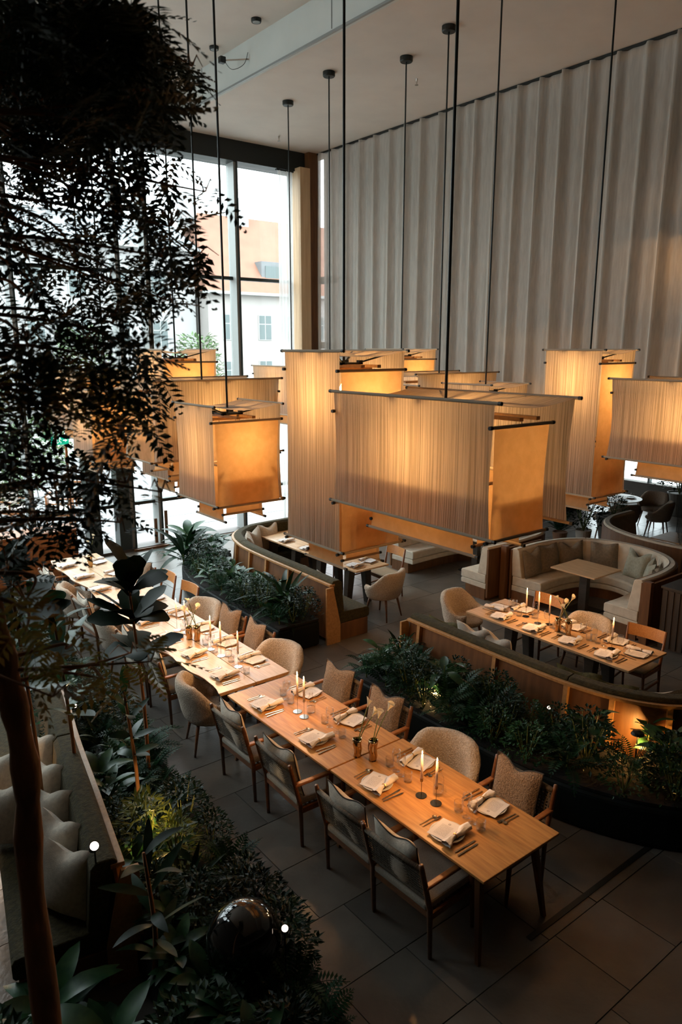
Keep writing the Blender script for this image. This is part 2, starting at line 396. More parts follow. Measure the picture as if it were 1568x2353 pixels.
# window wall
w1 = D.objects.new('window_1', None); COL.objects.link(w1); w1['kind'] = 'structure'
MUL = [-2.0, -.4, 1.8, 3.93, 6.0, 6.64, 8.80, 10.42]
for x in MUL:
    q = obj('mullion', MB().box(x-.035, x+.035, YW-.26, YW+.06, .05, 8.32), mullion_grey, w1)
    obj('mullion_front_shade', MB().box(x+.022, x+.05, YW-.30, YW-.04, .05, 8.32), mullion_m, q)  # dark strip paints the unlit front; the grey body holds the lit side
for x in (5.15, 5.80): obj('column', MB().box(x-.13, x+.13, YW-.32, YW-.02, 0, 3.2), mullion_m, w1, bevel=.01)
ZT = [.06, 1.0, 3.17, 5.88, 8.32]
for a, b in zip(MUL, MUL[1:]):
    for z in ZT[1:4]:
        obj('transom', MB().box(a+.035, b-.035, YW-.10, YW+.04, z-.035, z+.035), mullion_m, w1)
    for z0, z1 in zip(ZT, ZT[1:]):
        obj('pane', MB().box(a+.036, b-.036, YW-.005, YW+.005, z0+.036, z1-.036), pane_m, w1)
obj('sill', MB().box(-2, WX, YW-.34, YW+.1, 0, .06), dark_wood, w1)
obj('sill_trim', MB().box(5.95, WX-.4, YW-.40, YW-.34, 0, .045), oak_face, w1)
obj('closure', MB().box(10.42, 10.9, YW-.04, YW+.04, 0, 8.4), plaster, w1)
for x, y in ((6.5, .35), (6.75, .5)): obj('door_handle', MB().box(x-.03, x+.03, YW-.32, YW-.28, y-.25, y+.3), oak_face, w1)
struct('trim_beam', MB().box(-2, WX-.03, YW-.34, YW+.2, 8.30, 8.75).box(-2, 7.2, YW-.1, YW+.2, 8.7, 9.4), black_metal)
struct('trim_column', MB().box(10.34, 10.62, YW-.55, YW-.20, 0, 8.36), column_wood)
struct('trim_corner_shadow', MB().box(10.62, 10.9, YW-.50, YW+.2, 0, 8.72), oak_face)  # dark strip painted in for the shadow edge beside the column
struct('wall_slats', MB().box(12.3, 12.4, 10.9, 15.2, 0, 2.8), oak_face)
for i in range(44): obj('slat', MB().box(12.25, 12.3, 10.95+i*.095, 10.99+i*.095, 0, 2.75), oak_trim, D.objects['wall_slats'])

# curtain on the right wall
def curtain(label, x, y0, y1, z0, z1, mat, period, amp, along='y', cat='curtain'):
    t = thing('curtain', label, cat, (x, y0, z0) if along == 'y' else (x, y0, z0))
    L = y1-y0 if along == 'y' else y1; n = int(L/period)*14 if along == 'y' else int(L/period)*8
    rr = random.Random(3); ph = [rr.uniform(-.6, .6) for _ in range(int(L/period)+3)]; am = [rr.uniform(.7, 1.35) for _ in ph]
    def fn(u, v):
        s = u*L; k = s/period; i = int(k); f = k-i
        a = am[i]*(1-f)+am[i+1]*f; q = ph[i]*(1-f)+ph[i+1]*f
        g = (k + .12*q*sin(v*2.2+i)) % 1.0
        rdg = math.exp(-((g-.5)/.13)**2)
        d = -amp*a*1.5*rdg*(1+.3*(1-v)) + .022*sin(2*pi*(g-.2))*(1-rdg) + .006*sin(31*s+v*3)
        return (d, s, v*(z1-z0)) if along == 'y' else (s, d, v*(z1-z0))
    obj('cloth', MB().grid(fn, n, 14), mat, t, smooth=True)
    if along == 'y': obj('track', MB().box(-.05, .05, -.1, L, z1-z0-.005, z1-z0+.03), black_metal, t)
    else: obj('track', MB().box(-.02, L+.02, -.03, .03, z1-z0-.005, z1-z0+.03), black_metal, t)
    return t
curtain('tall pleated beige linen curtain covering the right wall up to the ceiling', WX, -3.5, 15.0, 2.92, ZC-.035, curtain_m, .47, .075)
curtain('narrow white sheer curtain hanging beside the wooden column at the window corner', 9.82, 15.02-.10, .42, .03, 8.25, sheer_m, .10, .03, 'x')

# ceiling fittings
def on_ceiling(px, py): p = PZ(px, py, ZC); return p.x, p.y
for i, (px, py, z, lab) in enumerate([(589, 43, ZH, 'round black recessed ceiling spotlight nearest the top edge of the photo'),
                           (492, 107, ZH, 'round black recessed ceiling spotlight behind the hanging rod left of the other one')]):
    p = PZ(px, py, z); t = thing('ceiling_spotlight', lab, 'spotlight', (p.x, p.y, z-.05))
    obj('housing', MB().lathe([(.075, 0), (.08, .02), (.08, .05)], n=20), black_metal, t, smooth=False)
    obj('reflector', MB().lathe([(.045, -.004), (.06, .001)], n=20), mullion_grey, t)
for px, py, lab in [(958, 181, 'small sprinkler head on the ceiling right of the pendant canopies'), (641, 313, 'small sprinkler head on the ceiling near the window beam')]:
    x, y = on_ceiling(px, py); t = thing('sprinkler', lab, 'sprinkler', (x, y, ZC-.09))
    obj('body', MB().lathe([(.010, 0), (.014, .05), (.02, .09)], n=8), steel, t); obj('deflector', MB().lathe([(.03, -.008), (.03, 0)], n=10), steel, t)
p = PZ(545, 132, ZH-.2)
t = thing('projector_camera', 'small black camera on a bracket under the pale raised ceiling band', 'camera', (7.04, p.y-.3, 9.0))
obj('bracket', MB().bar((.05, 0, 0), (-.28, .25, -.02), .02), steel, t); obj('camera_body', MB().box(-.36, -.26, .2, .3, -.07, .03), black_metal, t, bevel=.012)
obj('cable', MB().tube(catmull([(-.3, .25, .03), (-.2, .15, -.16), (-.05, .0, -.1), (.04, 0, .1)]), .005, 5), rubber, t)
# assumed warm lights, unseen, added behind the curtain for its orange glow
for y, z, ww in ((5.9, 5.6, 'highest'), (5.2, 3.9, 'rightmost'), (8.2, 3.4, 'lowest left')):
    t = thing('assumed_wall_light', 'assumed warm wall light, added to glow through the right curtain, %s of three' % ww, 'wall light', (WX+.74, y, z), group='assumed wall lights behind the curtain')
    obj('bulb', MB().lathe([(.005, -.04), (.035, -.02), (.035, .02), (.005, .04)], (-.12, 0, 0), 10), bulb_m, t)
    obj('arm', MB().bar((0, 0, 0), (-.1, 0, 0), .02), brass, t)
    l = D.lights.new('assumed_wall_bulb', 'POINT'); l.energy = 9; l.color = (1, .52, .18); l.shadow_soft_size = .05
    lo = D.objects.new('assumed_wall_bulb', l); COL.objects.link(lo); lo.parent = t; lo.location = (-.2, 0, 0)

# ================================================================== PENDANT LAMPS
def lamp(name_label, x, y, top, w, l, along, drop, drop2, mw=.93, mo=0, group=None):
    """cloth saddles hung crosswise. along='y': the long outer sheets face x"""
    t = thing('pendant_lamp', name_label, 'pendant lamp', (x, y, top), 0 if along == 'y' else pi/2, group)
    H = 9.30 if x < 7.1 else ZC
    if along == 'x': pass
    h0 = .0
    def saddle(nm, w_, l_, zt, zb, mat, axis, sag=.05, pinch=.02, dow=.012, off=0, top=False):
        # hangs over two dowels at +-w_/2, falling to zb; sheets l_ wide
        path = []
        n = 7
        for i in range(n): path.append((-w_/2, zb+(zt-zb)*i/(n-1)))
        for i in range(1, 8): f = i/8; path.append((-w_/2+w_*f, zt - sag*sin(pi*f)))
        for i in range(n): path.append((w_/2, zt-(zt-zb)*i/(n-1)))
        def fn(u, v):
            k = u*(len(path)-1); i = min(int(k), len(path)-2); f = k-i
            a = path[i][0]*(1-f)+path[i+1][0]*f; z = path[i][1]*(1-f)+path[i+1][1]*f
            side = max(0, min(1, (zt-z)/max(zt-zb, .01))); pin = 1-pinch*sin(pi*side)*1.6
            if abs(a) < w_/2*.99: pin = 1-pinch*.6*sin(pi*(a/w_+.5))
            b = (v-.5)*l_*pin + .004*sin(7*z+3*v) + off
            out = .008*sin(pi*side)*math.copysign(1, a)
            return (a-out, b, z) if axis == 'x' else (b, a-out, z)
        if top: s = obj(nm, MB().grid(fn, len(path), 9), mat, t, smooth=True)
        else:
            N = len(path); e1 = (n-1)/(N-1)
            obj(nm, MB().grid(lambda u, v: fn(u*e1, v), n, 9), mat, t, smooth=True)
            s = obj(nm, MB().grid(lambda u, v: fn(1-u*e1, v), n, 9), mat, t, smooth=True)
        for a in (-w_/2, w_/2):
            for z in (zt, zb):
                e = l_/2+.035
                P, Q = ((a, -e, z), (a, e, z)) if axis == 'x' else ((off-e, a, z), (off+e, a, z))
                dw = obj('dowel', MB().tube([P, Q], dow, 8), linen_rod, t)
                for C, sg in ((P, -1), (Q, 1)):
                    d = Vector((0, sg*.02, 0)) if axis == 'x' else Vector((sg*.02, 0, 0))
                    obj('end_cap', MB().tube([Vector(C)-d*.3, Vector(C)+d], dow*1.15, 8), rubber, dw)
        return s
    zt = -.0
    saddle('outer_shade', w, l, 0, -drop, linen_shade, 'x', top=True)
    saddle('middle_shade', l*.985, w*mw, -.16, -drop-.02, paper_shade, 'y', sag=.0, off=mo)
    saddle('inner_shade', w*.60, l*.66, -drop*.62, -drop-.20, paper_shade, 'x', sag=0)
    saddle('lower_shade', l*.66, w*.50, -drop*.66, -drop-.13, paper_shade, 'y', sag=0)
    for sx in (-1, 1):
        for sy in (-1, 1): obj('cord', MB().tube([(sx*w*.30, sy*l*.31, -.15), (sx*w*.30, sy*l*.31, -drop*.62)], .0025, 4), rubber, t)
    # wooden slats holding the inner sheets
    for k in (-.09, .09):
        obj('slat', MB().box(-w*.33, w*.33, k-.02, k+.02, -.165, -.14), oak_trim, t)
        obj('slat', MB().box(k-.02, k+.02, -l*.47, l*.47, -.14, -.115), oak_trim, t)
    obj('hub_plate', MB().box(-.12, .12, -.12, .12, -.115, -.10), black_metal, t)
    for sx in (-1, 1):
        for sy in (-1, 1):
            obj('strut', MB().bar((sx*.10, sy*.10, -.10), (sx*w*.46, sy*min(l*.36, .45), -.012), .014), black_metal, t)
            obj('clamp', MB().box(sx*.10-.02, sx*.10+.02, sy*.10-.02, sy*.10+.02, -.12, -.08), black_metal, t)
    obj('rod', MB().tube([(0, 0, -.11), (0, 0, H-top-.03)], .0115, 8), black_metal, t)
    obj('ceiling_canopy', MB().lathe([(.09, -.075), (.10, -.06), (.10, -.0)], (0, 0, H-top), 20), black_metal, t)
    obj('bulb', MB().lathe([(.01, -.06), (.045, -.03), (.05, 0), (.03, .04), (.015, .07)], (0, 0, -.34), 12), bulb_m, t, smooth=True)
    lg = D.lights.new('lamp_bulb', 'POINT'); lg.energy = LAMP_W*(1.5 if drop > 1.2 or max(w, l) > 1.2 else 1); lg.color = (1, .56, .21); lg.shadow_soft_size = .06
    lo = D.objects.new('lamp_bulb', lg); COL.objects.link(lo); lo.parent = t; lo.location = (0, 0, -.36)
    return t
linen_rod = M('hem_linen', (.42, .33, .24), .9)
LY = 'y'; LX = 'x'
LAMPS = [
 ('large wide linen pendant lamp nearest the camera, over the near end of the long table', 4.12, 3.97, 4.00, .86, 1.70, LY, .91, 1.30, .66, -.12),
 ('tall narrow linen pendant lamp right behind the nearest wide one', 4.11, 5.22, 4.32, .72, .80, LY, 1.70, 1.85),
 ('small cube linen pendant lamp hanging in front of the wide one on the left', 3.85, 6.88, 3.78, .80, .82, LY, 1.00, 1.16),
 ('wide linen pendant lamp turned crosswise behind the small cube lamp', 4.26, 8.22, 3.975, .84, 1.70, LX, .91, 1.30),
 ('tall linen pendant lamp with its top band showing above the crosswise lamp on the left', 4.50, 9.42, 4.32, .78, .84, LY, 1.70, 1.85),
 ('small cube linen pendant lamp half hidden by the tree leaves', 3.93, 10.55, 3.78, .80, .82, LY, 1.00, 1.16),
 ('wide linen pendant lamp farthest left behind the tree leaves', 4.20, 12.10, 4.00, .86, 1.60, LY, .91, 1.30),
 ('wide linen pendant lamp cut by the right edge of the photo', 8.17, 3.98, 4.00, .86, 1.70, LY, .91, 1.30),
 ('tall narrow linen pendant lamp on the right in front of the curtain', 8.26, 5.49, 4.32, .72, .80, LY, 1.78, 1.92),
 ('small linen pendant lamp mostly hidden behind the large near one', 8.00, 6.95, 3.86, .80, .82, LY, 1.00, 1.16),
 ('wide linen pendant lamp turned crosswise seen above the large near one', 8.24, 8.10, 3.975, .84, 1.70, LX, .91, 1.30),
 ('tall linen pendant lamp behind the crosswise one, before the curtain', 8.53, 9.28, 4.32, .78, .84, LY, 1.70, 1.85),
 ('small linen pendant lamp hidden behind the tall one, its rod second from the window', 7.97, 10.52, 3.78, .80, .82, LY, 1.00, 1.16),
 ('linen pendant lamp hidden behind the tall one, its rod nearest the window corner', 8.26, 12.14, 4.00, .86, 1.50, LY, .91, 1.30),
]
for a in LAMPS: lamp(*a)

# ================================================================== TABLES
def leg(mb, x, y, z1, x0, y0, w1=.055, w0=.035):
    return mb.add([(x+i*w1/2, y+j*w1/2, z1) for i, j in ((-1, -1), (1, -1), (1, 1), (-1, 1))] +
                  [(x0+i*w0/2, y0+j*w0/2, 0) for i, j in ((-1, -1), (1, -1), (1, 1), (-1, 1))],
                  [(0, 1, 2, 3), (7, 6, 5, 4)] + [(k, 4+k, 4+(k+1) % 4, (k+1) % 4) for k in range(4)])
def oak_table(label, x0, x1, y0, y1, top=None, group=None):
    cx, cy = (x0+x1)/2, (y0+y1)/2; w, l = x1-x0, y1-y0
    t = thing('dining_table', label, 'table', (cx, cy, 0), group=group)
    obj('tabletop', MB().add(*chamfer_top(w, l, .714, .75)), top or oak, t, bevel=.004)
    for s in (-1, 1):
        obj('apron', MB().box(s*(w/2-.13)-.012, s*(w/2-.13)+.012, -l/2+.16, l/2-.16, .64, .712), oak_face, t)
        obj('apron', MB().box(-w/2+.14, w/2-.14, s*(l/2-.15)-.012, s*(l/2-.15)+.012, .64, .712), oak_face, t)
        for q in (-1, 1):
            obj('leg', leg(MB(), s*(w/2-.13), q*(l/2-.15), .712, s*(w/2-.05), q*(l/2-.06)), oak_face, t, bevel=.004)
    return t
def chamfer_top(w, l, z0, z1):
    e = .022; a = [(-w/2, -l/2), (w/2, -l/2), (w/2, l/2), (-w/2, l/2)]
    v = [(x, y, z1) for x, y in a] + [(x, y, z1-.02) for x, y in a] + [(x-math.copysign(e, x), y-math.copysign(e, y), z0) for x, y in a]
    f = [(0, 1, 2, 3), (11, 10, 9, 8)] + [(k+4*r, k+4+4*r, (k+1) % 4+4+4*r, (k+1) % 4+4*r) for r in (0, 1) for k in range(4)]
    return v, f
oak_table('rectangular honey oak dining table at the near end of the long row', 3.47, 4.33, 2.84, 4.595)
oak_table('rectangular oak dining table second from the near end, metal vases at its near edge', 3.46, 4.31, 4.61, 6.39)
def live_table(label, x0, x1, y0, y1, seed):
    cx, cy = (x0+x1)/2, (y0+y1)/2; l = y1-y0; w = x1-x0; rr = random.Random(seed)
    t = thing('live_edge_table', label, 'table', (cx, cy, 0))
    for s in (-1, 1):
        n = 26; v = []; f = []
        for i in range(n):
            y = -l/2+l*i/(n-1)
            e = w/2 + (.018*sin(y*3.1+seed)+.022*sin(y*6.7+s)+.006*sin(y*17) if s < 0 else .003*sin(y*5))
            xi, xo = s*.0035, s*e
            v += [(xi, y, .75), (xo, y, .75), (xo-s*.025, y, .712), (xi, y, .712)]
        for i in range(n-1):
            for k in range(4): f.append((i*4+k, i*4+(k+1) % 4, i*4+4+(k+1) % 4, i*4+4+k))
        f += [(0, 3, 2, 1), (4*n-4, 4*n-3, 4*n-2, 4*n-1)]
        obj('plank_top', MB().add(v, f), oak_pale, t, bevel=.003)
    for y in (-l/2+.30, l/2-.30):
        for s in (-1, 1): obj('leg', MB().box(s*.24-.05, s*.24+.05, y-.03, y+.03, 0, .66), dark_wood, t, bevel=.005)
        obj('crossbar', MB().box(-.34, .34, y-.035, y+.035, .66, .711), dark_wood, t)
    return t
live_table('pale live-edge table of two planks, third in the long row with the most candles', 3.42, 4.31, 6.47, 9.16, 1)
live_table('pale live-edge table at the far end of the long row behind the big-leaved plant', 3.50, 4.34, 9.19, 12.70, 5)

def slab_table(label, x0, x1, ys, mat=oak_pale):
    cx = (x0+x1)/2; t = thing('dining_table', label, 'table', (cx, (ys[0]+ys[-1])/2, 0)); cy = (ys[0]+ys[-1])/2; w = x1-x0
    for a, b in zip(ys, ys[1:]):
        obj('tabletop', MB().box(-w/2, w/2, a-cy+.003, b-cy-.003, .722, .75), mat, t, bevel=.003)
        m = (a+b)/2-cy
        obj('bracket', MB().box(-w*.36, w*.36, m-.09, m+.09, .70, .722), black_metal, t)
        for s in (-1, 1):
            obj('leg', leg(MB(), s*.17, m, .70, s*.23, m, .14, .10), dark_wood, t, bevel=.006)
    return t
slab_table('oak dining table with dark legs beside the right olive banquette, nine places set', 7.36, 8.20, [4.09, 5.34, 6.58])
slab_table('oak dining table beside the olive banquette near the window', 7.31, 8.03, [8.95, 9.75, 10.55, 11.35, 12.1])
t = thing('booth_table', 'bare square oak table on one dark pedestal inside the cream booth', 'table', (10.46, 6.74, 0))
obj('tabletop', MB().box(-.39, .39, -.42, .42, .725, .75), oak_pale, t, bevel=.004)
obj('pedestal', MB().box(-.05, .05, -.07, .07, .02, .725), dark_wood, t); obj('base_plate', MB().box(-.24, .24, -.24, .24, 0, .02), black_metal, t)
t2 = copy_tree(t, loc=(13.62, 6.75, 0), label='bare square oak table on one dark pedestal inside the far booth at the right edge')
t3 = copy_tree(t, loc=(10.75, 9.40, 0), label='square table on a dark pedestal inside the left cream booth')
t = thing('round_table', 'round pale dining table in the dim back area on the right, set with glasses', 'table', (16.2, 9.75, 0))
obj('tabletop', MB().lathe([(.57, .72), (.60, .735), (.60, .75)], n=32), oak_pale, t); obj('pedestal', MB().lathe([(.28, 0), (.28, .02), (.05, .05), (.05, .72)], n=16), dark_wood, t)

# ================================================================== CHAIRS (seat centre at origin, sitter faces +x)
def make_armchair():
    t = thing('woven_armchair', 'x', 'chair')
    hw = .30
    for s in (-1, 1):
        obj('post', MB().tube([(-.20, s*hw, 0), (-.215, s*hw, .42), (-.31, s*hw, .80), (-.318, s*hw, .84)], [.016, .022, .02, .017], 8), chair_oak, t, smooth=True)
        obj('leg', MB().tube([(.27, s*hw, 0), (.25, s*hw, .40), (.245, s*hw, .61)], [.015, .022, .018], 8), chair_oak, t, smooth=True)
        obj('armrest', MB().bar((-.275, s*hw, .63), (.29, s*hw, .625), .052, .026), teak, t, bevel=.01)
        obj('side_rail', MB().bar((-.21, s*hw, .36), (.25, s*hw, .36), .022, .05), chair_oak, t)
    for x in (-.21, .25): obj('seat_rail', MB().bar((x, -hw, .37), (x, hw, .37), .024, .05), chair_oak, t)
    m = MB().tube([(-.305, -hw+.015, .79), (-.318, 0, .79), (-.305, hw-.015, .79)], .021, 8)
    for i in range(26):
        y = -hw+.03+i*(2*hw-.06)/25; m.lathe([(.0235, -.004), (.0235, .004)], (-.309, y, .79), 6, False) if False else None
    obj('top_rail', m, cord_top, t, smooth=True)
    m = MB().tube([(-.24, -hw+.015, .52), (-.24, hw-.015, .52)], .014, 8)
    def bp(y, f): return Vector((-.243-.066*f, y, .52+.26*f))
    n = 15
    for i in range(n+1):
        y = -hw+.03+(2*hw-.06)*i/n
        for dy in (-.02, .02):
            a = bp(max(-hw+.02, min(hw-.02, y-dy)), 0); b = bp(max(-hw+.02, min(hw-.02, y+dy)), 1)
            m.bar(a, b, .012, .004, (1, 0, .2))
    for j in range(10):
        f = (j+.6)/10.4; m.bar(bp(-hw+.01, f), bp(hw-.01, f), .013, .005, (0, 0, 1))
    obj('woven_back', m, cord, t)
    m = MB()
    for i in range(14):
        y = -hw+.03+(2*hw-.06)*i/13; m.bar((-.21, y, .375), (.25, y, .375), .014, .006)
    for i in range(10):
        x = -.18+i*.045; m.bar((x, -hw, .381), (x, hw, .381), .014, .006)
    obj('seat_webbing', m, cord, t)
    obj('seat_cushion', MB().box(-.23, .27, -hw+.02, hw-.02, .392, .455), seat_linen, t, bevel=.022, seg=3)
    return t
cord_top = M('wrapped_cord', (.26, .205, .15), .8, (.13, .10, .07), 3, (.1, 60, .1), .5, 3, bstretch=(.1, 60, .1))
def make_shell(low=0):
    t = thing('sheepskin_chair', 'x', 'chair'); rr = random.Random(5)
    def path(u):                                     # horseshoe in plan from one arm tip round the back to the other
        a = (u-.5)*2*radians(128); return a
    def fn(u, v):
        a = path(u); b = abs(a)/radians(128)
        rx, ry = .27, .31
        dirv = Vector((-cos(a)*rx, sin(a)*ry, 0))
        q0 = max(0, min(1, (b-.30)/.52)); top = .83 - .235*(q0*q0*(3-2*q0))
        bot = .36
        flare = 1+.10*(1 if v else 1)
        # closed cross-section: v goes round inner and outer skins
        q = v*2*pi; th = .052+.012*(1-b); zc = (top+bot)/2; hz = (top-bot)/2
        zz = zc - cos(q)*hz; sx = sin(q)
        lean = ((zz-bot)/(top-bot))
        rad = .84+.20*lean+.10*lean*lean*(1-b)
        fat = (abs(sx)**.55)*math.copysign(1, sx)*th*(1.15 if lean > .7 else 1.0)
        n = dirv.normalized()
        end = max(0, 1-((b-.93)/.07)**2) if b > .93 else 1
        return dirv*rad + n*fat*end**.5 + Vector((0, 0, zz)) + Vector((rr.uniform(-1, 1), rr.uniform(-1, 1), rr.uniform(-1, 1)))*.0035
    g = MB().grid(fn, 34, 25)
    obj('shell', g, boucle, t, smooth=True)
    def sf(u, v):
        a = 2*pi*u; q = pi*v - pi/2; r = abs(cos(q))**.45
        return Vector((.02+.255*cos(a)*r+rr.uniform(-1, 1)*.002, .26*sin(a)*r+rr.uniform(-1, 1)*.002, .425+.055*(abs(sin(q))**.8)*math.copysign(1, sin(q))))
    obj('seat', MB().grid(sf, 24, 13, True), boucle, t, smooth=True)
    for sx, sy in ((-1, -1), (-1, 1), (1, -1), (1, 1)):
        obj('leg', MB().tube([(sx*.15, sy*.15, .40), (sx*.22, sy*.215, 0)], [.023, .012], 8), chair_oak, t, smooth=True)
    return t
def make_woodchair():
    t = thing('oak_chair', 'x', 'chair')
    hw = .235
    for s in (-1, 1):
        obj('post', MB().tube([(-.24, s*hw, 0), (-.205, s*hw, .42), (-.285, s*(hw+.01), .86)], [.014, .022, .015], 8), chair_oak, t, smooth=True)
        obj('leg', MB().tube([(.21, s*.225, 0), (.20, s*.22, .44)], [.014, .021], 8), chair_oak, t, smooth=True)
        obj('side_rail', MB().bar((-.205, s*hw, .40), (.20, s*.22, .40), .02, .045), chair_oak, t)
        obj('stretcher', MB().bar((-.21, s*hw, .22), (.205, s*.22, .20), .016, .024), chair_oak, t)
    for x in (-.205, .20): obj('seat_rail', MB().bar((x, -hw, .41), (x, hw, .41), .02, .045), chair_oak, t)
    def fn(u, v):
        y = (u-.5)*2*(hw+.012); z = .70+.15*v
        return Vector((-.255-.03*v-.055*(1-(y/hw)**2) + .0, y, z+.012*(y/hw)**2))
    obj('backrest', MB().grid(fn, 13, 4), chair_back, t, smooth=False, thick=.018)
    def sf(u, v): return Vector((-.21+.42*u, (v-.5)*.46, .445-.02*sin(pi*u)*sin(pi*v)))
    obj('seat', MB().grid(sf, 8, 8), cord_seat, t, smooth=True, thick=.016)
    return t
chair_back = M('chair_backrest', (.55, .25, .075), .38, (.42, .17, .05), 6, (3, 14, 14), .04, 20)
cord_seat = M('paper_cord', (.40, .32, .22), .85, (.30, .24, .16), 4, (4, 60, 1), .4, 6)
ARM, SHELL, WOOD = Proto(make_armchair()), Proto(make_shell()), Proto(make_woodchair())
def pillow(name, mat, w=.47, h=.47, th=.13, chop=.05, seed=1, piping=True, low=False):
    rr = random.Random(seed); t = thing(name, 'x', 'pillow')
    def p(u, v, s):                                  # stands in the local yz plane, front = +x
        a, b = u*2-1, v*2-1
        e = (1-abs(a)**3.2)**.55*(1-abs(b)**3.2)**.55
        pin = 1-.07*(1-abs(b)**2) if True else 1
        y = a*w/2*(1-.06*(1-b*b)); z = h/2+b*h/2*(1-.05*(1-a*a)) - chop*max(0, b)**2*math.exp(-(a/.42)**2)
        x = s*th/2*e*(1+.18*sin(3.1*a+seed)*cos(2.3*b+seed*2)) + .012*sin(4*a+seed)*b
        return Vector((x, y, z))
    n = 13 if not low else 9; m = MB()
    for s in (-1, 1): m.grid(lambda u, v: p(u, v, s), n, n)
    o = obj('cover', m, mat, t, smooth=True)
    if piping:
        q = [(i/20, 0) for i in range(20)]+[(1, i/20) for i in range(20)]+[(1-i/20, 1) for i in range(20)]+[(0, 1-i/20) for i in range(21)]
        obj('piping', MB().tube([p(a, b, 1) for a, b in q], .006, 5, False), piping_m, t)
    return t
P_BOUC = [Proto(pillow('boucle_pillow', pillow_boucle, seed=k, chop=c)) for k, c in ((1, .06), (2, .04))]
P_LIN = [Proto(pillow('linen_pillow', pillow_linen, seed=k, chop=c)) for k, c in ((3, .05), (4, .03))]
P_TAUPE = [Proto(pillow('taupe_pillow', taupe, .50, .50, .16, c, k, False)) for k, c in ((5, .10), (6, .03))]
P_SAGE = Proto(pillow('pale_green_pillow', sage, .50, .50, .17, .11, 8, False))
P_OLIVE = Proto(pillow('olive_pillow', velvet_pillow, .52, .48, .12, .04, 9, False))
P_WHITE = Proto(pillow('ribbed_pillow', stripe_pillow, .58, .48, .13, .03, 10, False))
P_BIG = Proto(pillow('linen_scatter_pillow', pillow_linen, .52, .52, .18, .07, 11, False))

LEFT = [('arm', 3.46), ('arm', 4.07), ('arm', 5.03), ('arm', 5.87), ('shell', 6.80), ('arm', 7.72), ('arm', 8.40), ('shell', 9.25), ('arm', 10.1), ('shell', 10.9), ('arm', 11.75)]
RIGHT = [('arm', 3.45), ('shell', 4.20), ('arm', 5.17), ('arm', 5.95), ('shell', 6.98), ('arm', 7.68), ('arm', 8.38), ('shell', 8.98), ('wood', 9.75), ('wood', 10.50), ('arm', 11.25)]
ORD = ['first', 'second', 'third', 'fourth', 'fifth', 'sixth', 'seventh', 'eighth', 'ninth', 'tenth', 'eleventh']
KW = {'arm': 'woven cord-backed armchair', 'shell': 'cream sheepskin shell chair', 'wood': 'curved-back oak chair'}
for side, lst, x, rz, sn in ((0, LEFT, 3.475, 0, 'plant-bed side'), (1, RIGHT, 4.385, pi, 'planter side')):
    for i, (k, y) in enumerate(lst):
        lab = "%s, %s from the near end, long table's %s side" % (KW[k], ORD[i], 'left' if not side else 'right')
        P = {'arm': ARM, 'shell': SHELL, 'wood': WOOD}[k]
        rr = R.uniform(-.05, .05)
        if k == 'shell': P.put((x+(.0 if side else -.03)+(.03 if side else 0), y, 0), rz+(.30 if side else -.25), lab, 'sheepskin chairs')
        elif k == 'wood': P.put((x+.06, y, 0), rz+rr, lab, 'oak chairs')
        else:
            P.put((x, y, 0), rz+rr, lab, 'woven armchairs at the long table')
            pp = (P_BOUC if side else P_LIN)[i % 2]; s = 1 if not side else -1
            pl = pp.put((x-s*.175, y+R.uniform(-.04, .04), .45), rz+R.uniform(-.12, .12), "%s pillow in the chair %s from the near end, long table's %s side" % ('brown boucle' if side else 'beige linen', ORD[i], 'left' if not side else 'right'), 'armchair pillows')
            pl.rotation_euler = (0, -.20, pl.rotation_euler[2])
# chairs at the other tables
SHELL.put((7.72, 6.93, 0), -pi/2+.25, 'cream sheepskin chair at the far head of the right table, facing the camera side', 'sheepskin chairs')
WOOD.put((8.30, 6.08, 0), pi, 'oak chair with curved back board behind the three candles of the right table', 'oak chairs')
SHELL.put((8.22, 5.26, 0), pi, 'cream sheepskin chair behind the metal vases of the right table', 'sheepskin chairs')
WOOD.put((8.24, 4.52, 0), pi+.08, 'oak chair with curved back board at the near right corner of the right table', 'oak chairs')
SHELL.put((7.62, 8.62, 0), pi/2+.25, 'cream sheepskin chair at the near end of the window-side banquette table', 'sheepskin chairs')
WOOD.put((8.33, 9.42, 0), pi-.05, 'oak chair with curved back board on the right side of the window-side banquette table', 'oak chairs')
WOOD.put((8.33, 10.4, 0), pi, 'oak chair farther along the window-side banquette table, mostly hidden by a lamp', 'oak chairs')
SHELL.put((15.5, 9.1, 0), .8, 'sheepskin chair left of the round table in the back area', 'sheepskin chairs')
SHELL.put((16.3, 8.7, 0), pi/2+.3, 'sheepskin chair in front of the round table in the back area', 'sheepskin chairs')
SHELL.put((17.1, 9.3, 0), pi, 'sheepskin chair right of the round table in the back area', 'sheepskin chairs')

